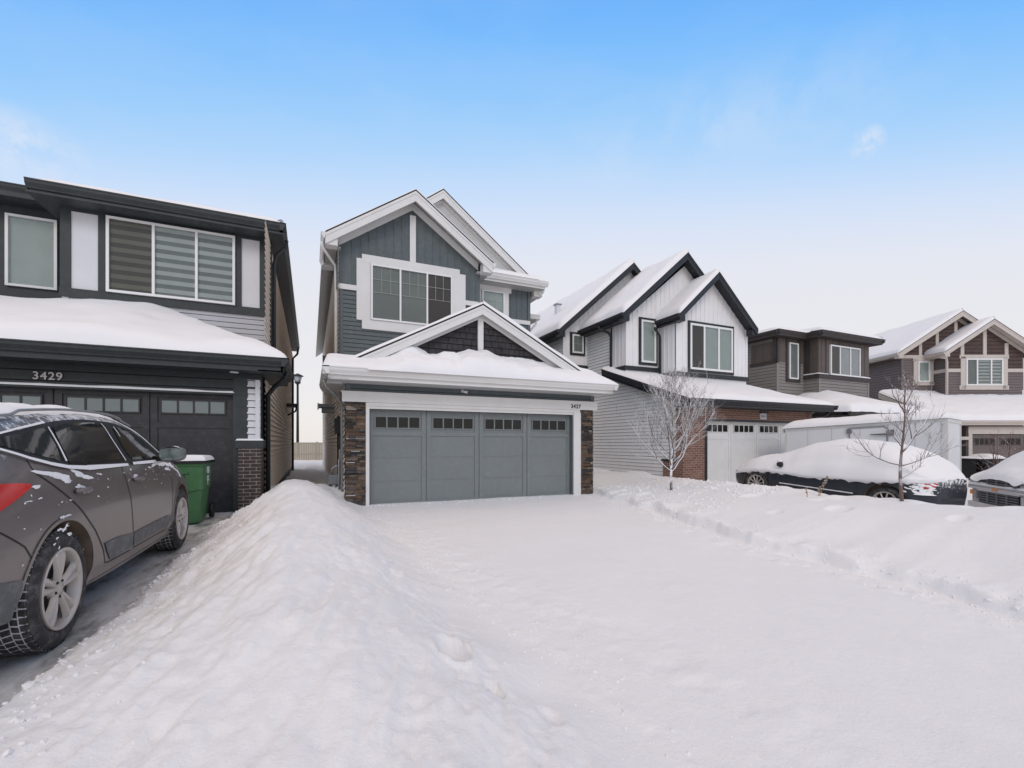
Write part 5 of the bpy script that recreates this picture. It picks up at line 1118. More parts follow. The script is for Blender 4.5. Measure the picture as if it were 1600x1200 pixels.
# ---- taupe gabled house turned towards the street bend
def house_gabled():
    F = F4(23.5); o = F.p(23, 0, 0); t = thing('taupe_gabled_house', 'taupe house with twin beige-trimmed brown gables at the far right', 'house', o)
    w = MB(); A = F4(24.2); Bb = F4(23.5); Gd = F4(21.0)
    def bb(Fr_, u0, u1, v0, v1, dep, m): fbox(w, Fr_, u0, u1, v0, v1, -dep, -.02, M[m])
    bb(A, 20.92, 27.5, -.6, 5.9, 12, 'mauve'); bb(Bb, 22.67, 26.58, -.6, 5.9, 1.2, 'mauve'); bb(Gd, 21.2, 21.4, -.6, 2.1, 4, 'mauve'); bb(Gd, 21.4, 27.3, 1.75, 2.1, 4, 'mauve')
    SL = Fr(A.p(20.87, 0, 0), tuple(-A.N)[:2], tuple(-A.U)[:2])
    lap(w, SL, rect(0, 12, -.4, 5.55), M['mauve'], .14, .02); lap(w, A, rect(20.87, 22.7, 3, 5.85), M['mauve'], .14, .02)
    lap(w, Bb, rect(22.65, 26.6, 2.8, 5.05), M['mauve'], .14, .02)
    SB = Fr(Bb.p(22.65, 0, 0), tuple(-A.N)[:2], tuple(-A.U)[:2]); lap(w, SB, rect(0, .7, 2.8, 6.0), M['mauve'], .14, .02)
    cornerboard(w, A, 20.95, 3, 5.85, M['mauve'], .12, .03)
    SG = Fr(Gd.p(20.2, 0, 0), tuple(-A.N)[:2], tuple(-A.U)[:2]); lap(w, SG, [(0, -.4), (3.0, -.4), (3.0, 3.7), (0, 2.2)], M['mauve'], .14, .02)
    w.build('wall', t)
    c = MB(); lap(c, A, [(21.0, 6.0), (25.2, 6.0), (25.2, 7.3), (23.8, 8.05), (21.0, 6.2)], M['cocoa'], .2, .02); lap(c, Bb, [(22.65, 5.15), (26.6, 5.15), (26.6, 6.1), (24.62, 7.4), (22.65, 6.1)], M['cocoa'], .2, .02); c.build('gable_wall', t)
    m = MB()
    fbox(m, A, 20.8, 22.7, 5.85, 6.02, 0, .05, M['btrim'])
    for u, z in ((21.9, 6.7), (22.8, 7.3), (23.8, 7.9)): fbox(m, A, u-.08, u+.08, 6.02, z, 0, .05, M['btrim'])
    fbox(m, Bb, 22.6, 23.4, 5.0, 5.18, 0, .05, M['btrim']); fbox(m, Bb, 25.75, 26.62, 5.0, 5.18, 0, .05, M['btrim'])
    fbox(m, SB, 0, .7, 5.0, 5.18, 0, .05, M['btrim'])
    for u, z in ((23.45, 6.5), (24.62, 7.3), (25.75, 6.5)): fbox(m, Bb, u-.09, u+.09, 5.9, z, 0, .05, M['btrim'])
    for (a, b, c_, e) in ((23.36, 23.62, 4.1, 5.8), (25.54, 25.8, 4.1, 5.8), (23.3, 25.86, 5.7, 5.9), (23.3, 25.86, 4.08, 4.3)): fbox(m, Bb, a, b, c_, e, 0, .06, M['btrim'])
    for (a, b, c_, e) in ((21.53, 21.75, 4.45, 5.8), (22.38, 22.6, 4.45, 5.8), (21.5, 22.63, 5.68, 5.85), (21.5, 22.63, 4.4, 4.58)): fbox(m, A, a, b, c_, e, 0, .06, M['btrim'])
    m.split('trim_board', t)
    window(t, Bb, 23.62, 25.54, 4.3, 5.7, (.3, .68), ('blindd', 'zebra', 'zebra'), fw=.07, d=.03); window(t, A, 21.75, 22.38, 4.58, 5.68, (), ('blinde',), fw=.07, d=.03)
    gable(t, A, 20.4, 6.08, 23.78, 8.3, 27.16, 6.08, .45, -12, .26, 'btrim', 'asphalt', (.14, .14), (1, 0), 'mauve', 2)
    gable(t, Bb, 22.12, 6.0, 24.62, 7.65, 27.15, 6.0, .5, -1.2, .24, 'btrim', 'asphalt', (.14, .14), (1, 1), 'btrim', 6)
    downspout(t, [Bb.p(22.1, 5.85, .2), Bb.p(22.2, 5.75, .15), Bb.p(22.55, 5.72, .1), Bb.p(22.6, 5.5, .08), Bb.p(22.6, 3.6, .08)], M['btrim'], .06)
    # garage
    g = MB(); zf, zb = 2.32, 4.0
    g.prism([Gd.p(19.85, zf, .3), Gd.p(27.6, zf, .3), Gd.p(27.6, zb, -3.4), Gd.p(19.85, zb, -3.4)], (0, 0, -.06), M['asphalt']); SG2 = Fr(Gd.p(19.84, 0, 0), tuple(-A.N)[:2], tuple(-A.U)[:2])
    fpoly(g, SG2, [(-.3, zf-.26), (3.4, zb-.26), (3.4, zb), (-.3, zf)], -.03, 0, M['btrim']); g.prism([Gd.p(19.87, zf-.2, .3), Gd.p(20.2, zf-.2, .3), Gd.p(20.2, zb-.2, -3.4), Gd.p(19.87, zb-.2, -3.4)], (0, 0, -.03), M['cocoa'])
    fbox(g, Gd, 19.85, 27.6, zf-.2, zf-.01, .27, .3, M['btrim']); gutterbox(g, Gd.p(19.85, zf+.02, .4), Gd.p(27.6, zf+.02, .4), .15, .12, tuple(Gd.N), M['btrim'])
    go = g.build('garage_roof', t); s = MB(); snow_quad(s, [Gd.p(19.85, zf+.01, .38), Gd.p(27.6, zf+.01, .38), Gd.p(27.6, zb+.03, -3.4), Gd.p(19.85, zb+.03, -3.4)], .2, (1, 0, 1, 0), (60, 40), 7, w=.3); s.build('snow_cover', go)
    q = MB(); fbox(q, Gd, 21.25, 27.3, 1.72, 2.07, 0, .03, M['btrim']); fbox(q, Gd, 21.25, 21.42, -.6, 1.72, 0, .04, M['btrim']); fbox(q, Gd, 20.4, 21.3, 1.45, 1.6, 0, .05, M['btrim']); fbox(q, Gd, 20.25, 20.4, -.6, 2.1, 0, .03, M['mauve']); q.split('garage_trim_board', t)
    e = MB(); fbox(e, Gd, 20.4, 21.25, -.6, 2.1, -1.8, -1.75, M['dbrown']); fbox(e, Gd, 20.7, 21.2, -.3, 1.5, -1.75, -1.7, M['cocoa']); e.build('porch', t)
    garage_door(t, Gd, 21.45, 25.1, -.5, 1.68, -.05, 'mauve', ncol=3, pane='inter')
    garage_door(t, Gd, 25.3, 27.2, -.5, 1.68, -.05, 'mauve', ncol=2, pane='inter')
house_gabled()

# ------------------------------------------------------------------ ground
def gd(y): return -.05*np.clip(9.69-y, 0, 13)
EY = [-6, 0, 1.4, 2.7, 4.8, 6.5, 8.4, 9.2, 9.8]; EX = [6.6, 6.35, 6.2, 6.2, 6.1, 6.35, 6.75, 6.75, 6.75]
CY = [-4, .2, 1.5, 3, 5, 7, 8.6, 9.3, 10.2, 11.5, 14, 60]; CZ = [-.62, -.3, -.02, .27, .5, .6, .64, .62, .42, .2, .05, .02]
LY = [-6, 0, 2, 3, 5, 7, 9.2, 60]; LX = [-1.45, -1.4, -1.38, -1.34, -1.27, -1.22, -1.12, -1.1]
RY = [-6, .5, 2.2, 3.5, 5, 6.4, 9.6, 60]; RXX = [2.2, 2.0, 1.74, 1.58, 1.42, 1.36, 1.05, .9]
def d29(y): return .07-.06*np.clip(2.4-y, 0, 12)
def lumps(x, y):     # clods of shovelled snow: rounded cells
    a = np.abs(vnoise(x*3.4+y*.6, y*2.6, 51)); b = np.abs(vnoise(x*8.7, y*8.1+x, 52)); c = np.abs(vnoise(x*21, y*19, 53)); e = np.abs(vnoise(x*38, y*36, 54))
    return (1-a)*.28+(1-b)*.3+(1-c)*.22+(1-e)*.1
def height(x, y):
    g = gd(y); z = g+.008*fbm(x*.7, y*.7, 1, 3)+.0025*fbm(x*5, y*5, 2, 3)
    # drive: faint scraped edge beside the mound
    xr = np.interp(y, RY, RXX)+.10*fbm(y*1.3, x*0+2, 9, 3); xl = np.interp(y, LY, LX)+.07*fbm(y*2.2, x*0+5, 10, 4)
    zc = np.interp(y, CY, CZ); xc = -.2+.05*np.sin(y*1.3); xc = np.where(y < 4, xc+(4-y)*.12, xc)
    ld = d29(y)-.02
    left = .16*sst(xl-.03, xl+.12, x)+.84*sst(xl, xc, x)**.8; right = (1-sst(xc, xr, x))
    m = np.where(x < xc, left, right)
    base = np.where(x < xc, ld, g)
    lp = lumps(x, y)
    band = np.clip(m*6, 0, 1)*np.clip((1-m)*2.2+.18, 0, 1)
    rough = (.06*(lp-.5))*np.clip(band, 0, 1)*(.45+.9*sst(-.2, .8, fbm(x*.6, y*.35, 61, 2)))*np.where(x < xc+.5, 1, .5)
    streak = .026*fbm(x*6.5-y*2.2, y*1.2+x*1.2, 66, 5, .6)*np.clip(m*3, 0, 1)
    # lobes that reach down towards the cleared drive
    mz = base+(zc-base)*m+(rough+streak)*np.clip(m*4, 0, 1)
    inm = (x > xl-.4) & (x < xr+.15) 
    z = np.where(x < xc, np.where(x < xl-.03, ld, mz), np.where(x < xr, mz, z))
    # scraped line and small crumbs along the drive's left edge
    z += .009*np.exp(-((x-xr-.02)/.07)**2)*(fbm(x*9, y*9, 14, 3)+.3)*(y < 9.5)
    dr = x-(xr+.55+.25*np.sin(y*.8)); z += np.exp(-(dr/.38)**2)*.009*fbm(x*7, y*7, 15, 4)*sst(9, 6, y)
    # right bank
    xe = np.interp(y, EY, EX)+.09*fbm(y*1.1, x*0+8, 20, 4); q = x-xe
    plate = .20+.022*fbm(x*.5, y*.4, 22, 2)+.14*sst(4.5, 2, y)*sst(7.5, 9.5, x)
    lip = .17*sst(-.03, .06, q)*(.8+.4*fbm(y*2.5, x, 27, 3)*np.exp(-np.clip(q, 0, 9)/.3)); rise = sst(.0, 2.3, q)
    top = plate+.018*(lumps(x*.9+4, y*.9)-.5)*sst(3.5, 8, y)+.009*fbm(x*1.1, y*1.1, 24, 4)
    crest = .05*np.exp(-((x-9.35)/.45)**2)*(1+1.4*fbm(y*1.6, x*.6+3, 25, 3))
    bank = g+lip+(top-g-.1)*rise+crest*sst(1.5, 3, q)
    rb = sst(-.03, .02, q)
    z = np.where(q > -.03, z*(1-rb)+bank*rb, z)
    z += -.035*np.exp(-((q+.09)/.08)**2)+.014*np.exp(-((q+.45)/.2)**2)*fbm(x*6, y*6, 29, 4)
    z = z + np.where((q > .1) & (x < 9.6), .04*(lumps(x*1.7, y*1.7)-.5)*sst(5.5, 8.5, y)*sst(.1, .5, q), 0)
    # beyond the bank: the neighbour's drive and the street bend
    o = sst(9.65, 10.25, x); far = gd(y)-.03-.05*np.clip(x-12.2, 0, 8)*sst(6.5, 4.5, y)-.02*np.clip(x-12, 0, 20)
    z = z*(1-o)+(far+.03*fbm(x*1.5, y*1.5, 33, 3))*o
    # between the houses
    bt = sst(9.75, 10.4, y)*sst(1.2, .6, x)*sst(-1.2, -.8, x)
    z = z*(1-bt)+(np.interp(y, CY, CZ)+.05*fbm(x*2, y*2, 35, 3)+.16*np.exp(-((y-9.9)/.8)**2)*0)*bt
    g2 = sst(10.2, 11.5, y)*sst(6.0, 6.6, x)*sst(9.9, 9.2, x); z = z+g2*.1*(1+.3*fbm(x, y, 37, 3))
    # sunken prints
    for cx, cy, rx, ry, dp in ((.84, 2.84, .10, .15, .22), (.98, 2.46, .05, .07, .09), (1.24, 2.25, .06, .1, .03), (7.2, 8.4, .2, .12, .06), (8.3, 6.4, .25, .15, .05), (8.0, 4.6, .2, .15, .045), (7.4, 5.3, .12, .1, .03), (8.6, 5.3, .2, .1, .05), (8.3, 3.2, .15, .1, .04)):
        rr = ((x-cx)/rx)**2+((y-cy)/ry)**2; z = z-dp*np.exp(-rr**np.where(cx < 3, 3.0, 2))*np.where(cx < 3, .85+.3*np.clip((x-cx)/rx, -1, 1), 1)+dp*.12*np.exp(-((np.sqrt(rr)-1.35)/.2)**2)
    # cleared left drive stays low
    z = np.where(x < xl-.03, np.minimum(z, ld-.05), z)
    z = np.where((x < -6.9), ld+.35*sst(-6.9, -7.6, x)*(1+.2*fbm(x, y, 39, 3)), z)
    return z
def axis(segs):
    out = []
    for a, b, st in segs: out += list(np.arange(a, b, st))
    return np.array(out+[segs[-1][1]])
def geo(a, b, st, k=1.35, sg=1):
    out = [a]; 
    while out[-1] < b: out.append(out[-1]+st); st *= k
    return out
xs = np.array([-v for v in geo(8, 900, .6)][::-1][:-1]+list(axis([(-8, -1.6, .12), (-1.6, 2.4, .022), (2.4, 5.9, .05), (5.9, 7.2, .022), (7.2, 10.4, .035), (10.4, 18, .14)]))+geo(18, 900, .5)[1:])
ys = np.array([-v for v in geo(1, 900, .3)][::-1][:-1]+list(axis([(-1, 1.2, .06), (1.2, 5, .022), (5, 10.6, .035), (10.6, 18, .14)]))+geo(18, 900, .5)[1:])
def grid_obj(name, xs, ys, hf, m, kind='structure'):
    X, Y = np.meshgrid(xs, ys, indexing='ij'); Z = hf(X, Y); co = np.stack([X, Y, Z], -1).reshape(-1, 3).astype(np.float32)
    nx, ny = len(xs), len(ys); i = np.arange(nx-1)[:, None]*ny+np.arange(ny-1)[None, :]; i = i.reshape(-1)
    f = np.stack([i, i+ny, i+ny+1, i+1], 1).astype(np.int32); me = bpy.data.meshes.new(name)
    me.vertices.add(len(co)); me.vertices.foreach_set('co', co.reshape(-1)); me.loops.add(f.size); me.loops.foreach_set('vertex_index', f.reshape(-1))
    me.polygons.add(len(f)); me.polygons.foreach_set('loop_start', np.arange(len(f), dtype=np.int32)*4); me.polygons.foreach_set('use_smooth', np.ones(len(f), bool)); me.update(calc_edges=True)
    me.materials.append(m); o = bpy.data.objects.new(name, me); COL.objects.link(o); o['kind'] = kind; return o
grid_obj('ground', xs, ys, height, M['snow'])
def chunks():
    r = random.Random(12); mb = MB(); P = []
    def put(x, y, s_): P.append((x, y, s_))
    for i in range(900):
        y = r.uniform(2.0, 8.9); xl = float(np.interp(y, LY, LX)); put(xl+abs(r.gauss(0, .22))-.02, y, r.uniform(.004, .016)*(1+(r.random() < .06)*1.0))
    for i in range(420):
        y = r.uniform(1.8, 9.0); xr = float(np.interp(y, RY, RXX)); put(xr+r.gauss(.05, .22), y, r.uniform(.004, .014))
    for i in range(520):
        y = r.uniform(1.4, 9.3); xe = float(np.interp(y, EY, EX)); put(xe+r.gauss(.05, .28), y, r.uniform(.006, .02)*(1+(y > 6)*.5))
    for i in range(300): put(r.uniform(6.9, 9.6), r.uniform(6.3, 10), r.uniform(.012, .045))
    for i in range(200): put(r.uniform(1.1, 6.1), 9.66-abs(r.gauss(0, .12)), r.uniform(.006, .02))
    Z = height(np.array([p[0] for p in P]), np.array([p[1] for p in P]))
    t = (1+5**.5)/2; ico = [(-1, t, 0), (1, t, 0), (-1, -t, 0), (1, -t, 0), (0, -1, t), (0, 1, t), (0, -1, -t), (0, 1, -t), (t, 0, -1), (t, 0, 1), (-t, 0, -1), (-t, 0, 1)]
    fc = [(0, 11, 5), (0, 5, 1), (0, 1, 7), (0, 7, 10), (0, 10, 11), (1, 5, 9), (5, 11, 4), (11, 10, 2), (10, 7, 6), (7, 1, 8), (3, 9, 4), (3, 4, 2), (3, 2, 6), (3, 6, 8), (3, 8, 9), (4, 9, 5), (2, 4, 11), (6, 2, 10), (8, 6, 7), (9, 8, 1)]
    for (x, y, s_), z in zip(P, Z):
        q = [s_/1.9*r.uniform(.7, 1.4) for _ in range(3)]; a = r.uniform(0, 6.28); V = []
        for v in ico:
            k = r.uniform(.75, 1.2); vx, vy, vz = v[0]*q[0]*k, v[1]*q[1]*k, v[2]*q[2]*k*.8; V.append((x+vx*math.cos(a)-vy*math.sin(a), y+vx*math.sin(a)+vy*math.cos(a), float(z)+vz+s_*.02))
        mb.add(V, fc, M['snow'])
    o = mb.build('snow_chunks', None, (0, 0, 0), recalc=False); tagp(o, 'small broken crumbs of snow scattered along the banks and the mound', 'snow chunks', None, 'stuff')
chunks()
# the neighbour's half-cleared concrete drive
def drivemat():
    m, nt, b = newmat('packed_drive'); L = nt.links.new; tc = N(nt, 'ShaderNodeTexCoord')
    mp = N(nt, 'ShaderNodeMapping'); mp.inputs['Scale'].default_value = (1.6, .55, 1); L(tc.outputs['Object'], mp.inputs[0])
    n1 = N(nt, 'ShaderNodeTexNoise', Scale=2.6, Detail=9.0, Roughness=.68); L(mp.outputs[0], n1.inputs['Vector'])
    n2 = N(nt, 'ShaderNodeTexNoise', Scale=60.0, Detail=4.0); L(tc.outputs['Object'], n2.inputs['Vector'])
    r = N(nt, 'ShaderNodeValToRGB'); e = r.color_ramp.elements; e[0].position = .36; e[0].color = (.2, .2, .2, 1); e[1].position = .56; e[1].color = (.72, .72, .74, 1)
    k = r.color_ramp.elements.new(.46); k.color = (.5, .5, .5, 1); L(n1.outputs[0], r.inputs[0]); 
    mx = N(nt, 'ShaderNodeMix', data_type='RGBA', blend_type='MULTIPLY'); mx.inputs[0].default_value = .35; L(r.outputs[0], mx.inputs[6]); L(n2.outputs[0], mx.inputs[7]); L(mx.outputs[2], b.inputs['Base Color'])
    b.inputs['Roughness'].default_value = .55; bp = N(nt, 'ShaderNodeBump', Strength=.7, Distance=.02); L(n1.outputs[0], bp.inputs['Height']); L(bp.outputs[0], b.inputs['Normal']); return m
grid_obj('driveway', np.arange(-6.95, -.95, .06), np.arange(-2, 9.36, .06), lambda X, Y: d29(Y)+.006*fbm(X*2, Y*1.2, 70, 4)-.012*np.exp(-((X+1.62)/.13)**2), drivemat())

# ------------------------------------------------------------------ fence, lamp, bin, smaller things
def fence():
    y = 37.5; t = thing('vinyl_fence', 'beige vinyl privacy fence closing the gap between the two left houses', 'fence', (0, y, 0))
    p = MB(); x = -14
    while x < 16:
        p.box(x, x+.145, y, y+.03, -.1, 1.28, M['fence']); x += .155
    p.box(-14, 16, y-.02, y+.035, 1.26, 1.36, M['fence']); p.box(-14, 16, y-.02, y+.035, .42, .53, M['fence']); p.build('fence_panel', t)
    for k in range(13):
        q = MB(); x = -14+k*2.4; q.box(x, x+.14, y-.06, y+.08, -.1, 1.42, M['fence']); q.build('post', t)
fence()
def lamp():
    o = (-1.05, 45.0, -.3); t = thing('street_lamp', 'tall black lantern street lamp rising beyond the beige fence', 'street lamp', o)
    p = MB(); p.tube([(o[0], o[1], -.3), (o[0], o[1], 6.6)], [.13, .09], M['blk'], 12); p.build('pole', t)
    h = MB(); x, y = o[0], o[1]; h.tube([(x, y, 6.6), (x, y, 6.75), (x, y, 6.8)], [.1, .26, .28], M['blk'], 12); h.tube([(x, y, 7.35), (x, y, 7.4), (x, y, 7.6)], [.5, .48, .06], M['blk'], 12)
    for k in range(4):
        a = k*math.pi/2+.6; h.tube([(x+.24*math.cos(a), y+.24*math.sin(a), 6.8), (x+.42*math.cos(a), y+.42*math.sin(a), 7.36)], .022, M['blk'], 6)
    hd = h.build('lantern', t); g = MB(); g.tube([(x, y, 6.8), (x, y, 7.34)], [.2, .36], M['frost'], 12); g.build('lamp_glass', hd)
lamp()
def bin_():
    cx, cy, z0 = -1.76, 8.36, .085; t = thing('wheelie_bin', 'green wheeled bin with snow on its lid in front of the black garage door', 'bin', (cx, cy, z0))
    b = MB(); W = lambda x, y, z: (cx+x, cy+y, z0+z)
    lv = [(0.0, .225, .25), (.03, .235, .262), (.5, .27, .3), (.505, .285, .315), (.86, .3, .335), (.865, .32, .355), (.92, .322, .357)]
    V = []
    for z, hx, hy in lv:
        c = .05
        for sx, sy, a0 in ((1, 1, 0), (-1, 1, 90), (-1, -1, 180), (1, -1, 270)):
            for k in range(4):
                a = R(a0+k*30); V.append(W(sx*(hx-c)+c*math.cos(a), sy*(hy-c)+c*math.sin(a), z))
    n = 16; b.add(V, [(i*n+k, i*n+(k+1) % n, (i+1)*n+(k+1) % n, (i+1)*n+k) for i in range(len(lv)-1) for k in range(n)]+[tuple(range(n))], M['green'])
    # front catch-bar recess and the two bars
    for z in (.48, .755): b.tube([W(-.2, -.31 if z > .6 else -.29, z), W(.1, -.345 if z > .6 else -.325, z), W(.12, -.33 if z > .6 else -.31, z)], .011, M['green'], 6)
    b.add([W(-.2, -.318, .5), W(.07, -.318, .5), W(.07, -.335, .74), W(-.2, -.335, .74)], [(0, 1, 2, 3)], M['dgreen'])
    b.add([W(.12, -.318, .49), W(.2, -.312, .49), W(.22, -.337, .86), (W(.12, -.337, .86))], [(0, 1, 2, 3)], M['green'])
    body = b.build('body', t)
    l = MB(); 
    P = np.array([[W(u*.335, -.37+(v+1)*.37, .93+.045*(1-u*u)**.5*(1-abs(v)**4)) for v in np.linspace(-1, 1, 14)] for u in np.linspace(-1, 1, 18)]); l.grid(P, M['blk']); l.box(cx-.335, cx+.335, cy-.375, cy+.37, z0+.895, z0+.932, M['blk']); lid = l.build('lid', t)
    s = MB(); snow_quad(s, [W(-.32, -.36, .935), W(.33, -.36, .935), W(.33, .35, .935), W(-.32, .35, .935)], .075, (1, 1, 1, 1), (30, 30), 3, w=.07); s.build('snow_cover', lid)
    # right-side mark and wheels
    m = MB(); F = FRt(cx+.287)
    for a, b_, c, d in ((-.1, -.02, .83, .84), (-.1, -.085, .74, .83), (-.035, -.02, .74, .83), (-.1, -.02, .735, .745), (-.08, -.03, .69, .70), (-.08, -.07, .63, .69), (-.1, -.02, .62, .632), (-.06, -.05, .56, .61)): fbox(m, F, cy+a+.02, cy+b_+.02, z0+c, z0+d, .0+.012, .022+.01*(c > .6), M['panel'])
    m.build('marking', body)
    for sx in (1, -1):
        w = MB(); w.tube([W(sx*.27, .31, .12), W(sx*.275, .31, .12), W(sx*.325, .31, .12), W(sx*.33, .31, .12)], [.09, .12, .12, .09], M['blk'], 24); w.build('wheel', t)
    h = MB(); h.tube([W(-.28, .4, .88), W(.28, .4, .88)], .016, M['green'], 8); h.build('handle', t)
bin_()

def tree(name, label, cat, base, hgt, seed, bm, spread=.5, frost=None, n0=14, trunk_r=.035, first=.18, lean=0, depth=3, explicit=None, up=.55, dens=1.0, group=None):
    t = thing(name, label, cat, base, group); r = random.Random(seed); B = Vector(base)
    tb = MB(); cb = MB(); pts = []; rs = []; x = Vector((0, 0, 0)); steps = 14
    for k in range(steps+1):
        q = k/steps; pts.append(B+Vector((lean*q+.03*math.sin(q*7+seed), .03*math.cos(q*6+seed)-.03, hgt*q-.25*(k == 0)))); rs.append(trunk_r*(1-q*.86))
    tb.tube(pts, rs, M[bm], 8)
    def branch(p, d, L_, rad, lev):
        n = max(4, int(5+3*(depth-lev))); q = [p]; rr = [rad]; dd = d.copy(); 
        for i in range(n):
            dd = (dd+Vector((r.uniform(-1, 1), r.uniform(-1, 1), r.uniform(-.5, 1)))*.16+Vector((0, 0, .10*up))).normalized(); q.append(q[-1]+dd*L_/n); rr.append(rad*(1-.75*(i+1)/n))
        cb.tube(q, rr, M[bm], 5 if lev > 1 else 6, smooth=True)
        if lev < depth:
            m = int((5 if lev == 1 else 4)*dens*r.uniform(.8, 1.3))
            for k in range(m):
                f = r.uniform(.25, .98); i = min(n-1, int(f*n)); a = q[i]+(q[i+1]-q[i])*(f*n-i); t0 = (q[i+1]-q[i]).normalized(); o = t0.orthogonal().normalized(); o = Matrix.Rotation(r.uniform(0, 6.283), 3, t0) @ o
                branch(a, (t0*.75+o*r.uniform(.45, .85)).normalized(), L_*r.uniform(.3, .55), max(.0028, rr[i]*.6), lev+1)
    if explicit:
        for (f, dx, dy, dz, L_, rad) in explicit:
            i = min(steps-1, int(f*steps)); a = pts[i]+(pts[i+1]-pts[i])*(f*steps-i); branch(a, Vector((dx, dy, dz)).normalized(), L_, rad, 1)
    else:
        for k in range(n0):
            f = first+(1-first)*(k/n0)**1.15*.95; a_ = k*2.4+r.uniform(-.4, .4); i = min(steps-1, int(f*steps)); a = pts[i]+(pts[i+1]-pts[i])*(f*steps-i)
            e = r.uniform(.45, .95)+f*.5; L_ = hgt*spread*(1.12-f*.85)*r.uniform(.8, 1.15); branch(a, Vector((math.cos(a_), math.sin(a_), e)).normalized(), L_, max(.006, trunk_r*(.55-.3*f)), 1)
    tb.build('trunk', t); cb.build('crown', t)
tree('young_tree', 'frost-covered young bare tree in front of the white house siding', 'tree', (7.9, 8.3, .26), 2.42, 11, 'bark1', .66, n0=34, trunk_r=.034, first=.13, dens=1.6, depth=3)
cr = (C, -S)   # sideways as seen from the street
tree('young_tree', 'thin brown bare tree with an upright trunk in front of the snow-covered navy car', 'tree', (9.25, 4.35, .26), 1.92, 4, 'bark2', .4, trunk_r=.03, depth=3, up=.4, dens=1.15, lean=.06, explicit=[
    (.34, -.8, .6, .1, .95, .014), (.33, .82, -.5, .14, 1.05, .013), (.22, .8, -.45, .3, .5, .010), (.45, .68, -.35, .6, 1.15, .018), (.5, -.5, .3, 1.0, .45, .01), (.62, -.6, .3, .9, .4, .009), (.68, .55, -.25, .6, .4, .009), (.72, .3, -.2, 1.2, .5, .01), (.8, -.55, .2, .85, .55, .013), (.85, -.3, .3, 1.2, .5, .011), (.88, .5, -.2, .8, .4, .01), (.93, -.1, .1, 1, .4, .01), (.4, .25, -.3, 1.1, .75, .008), (.76, .75, -.4, .7, .35, .008)])
for i, (l, d, h, lb) in enumerate(((20.6, 19.0, 1.75, 'left of the two reddish bare shrubs by the far garage'), (21.6, 19.3, 1.85, 'right of the two reddish bare shrubs by the far garage'))):
    tree('bare_shrub', lb, 'shrub', (d*S+l*C*.985, d*C-l*S*.985, -.5), h+.45, 40+i, 'bark3', .5, n0=14, trunk_r=.03, first=.08, dens=.9, depth=2, group='bare shrubs by the far garage')
def weed():
    o = (9.0, 5.55, .3); t = thing('dry_weed', 'dry brown seed-head stalk poking through the snowbank beside the navy car', 'plant', o)
    s = MB(); h = MB(); r = random.Random(3)
    for (dx, L_, hd, x0) in ((.17, .42, 1, 0), (.06, .22, .5, -.02), (-.02, .2, .35, -.22)):
        a = Vector(o)+Vector((x0*C, -x0*S, -.08)); b = a+Vector((dx*C, -dx*S, L_)); s.tube([a, a+(b-a)*.5+Vector((.01, 0, 0)), b], [.007, .006, .004], M['weed'], 5)
        for k in range(int(150*hd)):
            f = r.uniform(.5, 1.02); c = a+(b-a)*f; w_ = .035*math.sin(min(1, (f-.45)*1.8)*math.pi*.9)+.008; v = Vector((r.gauss(0, 1), r.gauss(0, 1), r.gauss(0, 1))).normalized()*w_*r.random(); q = c+v; u = Vector((r.gauss(0, 1), r.gauss(0, 1), r.gauss(0, 1))).normalized()*.014; u2 = u.orthogonal().normalized()*.008
            h.add([q-u, q+u2, q+u, q-u2], [(0, 1, 2, 3)], M['weed'] if r.random() < .8 else M['snow_roof'])
    s.build('stem', t); h.build('seed_head', t)
weed()
def cart():
    D, l = 19.4, 19.9; F = F4(D); P = F.p(l+.9, 0, 0); t = thing('utility_cart', 'dark snow-capped utility cart standing in front of the far taupe garage', 'cart', (P[0], P[1], -.6))
    b = MB(); fbox(b, F, l+.35, l+1.1, .0, .55, -.9, 0, M['blk']); fbox(b, F, l+.08, l+1.25, .55, .62, -1.0, .1, M['blk']); fbox(b, F, l+.12, l+.2, -.5, .55, -.8, -.1, M['blk']); body = b.build('body', t)
    for u in (l+.55, l+1.0):
        w = MB(); w.tube([F.p(u, .12, .02), F.p(u, .12, .14)], .27, M['blk'], 24); w.tube([F.p(u, .12, .13), F.p(u, .12, .15)], .12, M['metal'], 16); w.build('wheel', t)
    s = MB(); snow_quad(s, [F.p(l+.1, .62, .1), F.p(l+1.25, .62, .1), F.p(l+1.25, .62, -1), F.p(l+.1, .62, -1)], .08, n=(30, 20), w=.2); snow_quad(s, [F.p(l+.6, .64, .1), F.p(l+1.3, .64, .1), F.p(l+1.3, .64, -1), F.p(l+.6, .64, -1)], .22, n=(30, 20), w=.35); s.build('snow_cover', body)
cart()
def shrublump():
    F = F4(20.4); P = F.p(20.75, -.5, 0); t = MB(); V = []
    for i in range(9):
        a = i/8*math.pi/2
        for k in range(18):
            th = 2*math.pi*k/18; rr = .34*math.cos(a)**.7*(1+.15*float(fbm(th*1.2, a*3, 3))); V.append((P[0]+rr*math.cos(th), P[1]+rr*math.sin(th), -.4+.95*math.sin(a)*(1+.05*float(fbm(th, a*4, 9)))))
    t.add(V, [(i*18+k, i*18+(k+1) % 18, (i+1)*18+(k+1) % 18, (i+1)*18+k) for i in range(8) for k in range(18)], M['snow_roof'], True)
    o = t.build('snowy_shrub', None, P); tagp(o, 'small shrub wholly capped in snow beside the far taupe porch', 'shrub')
shrublump()

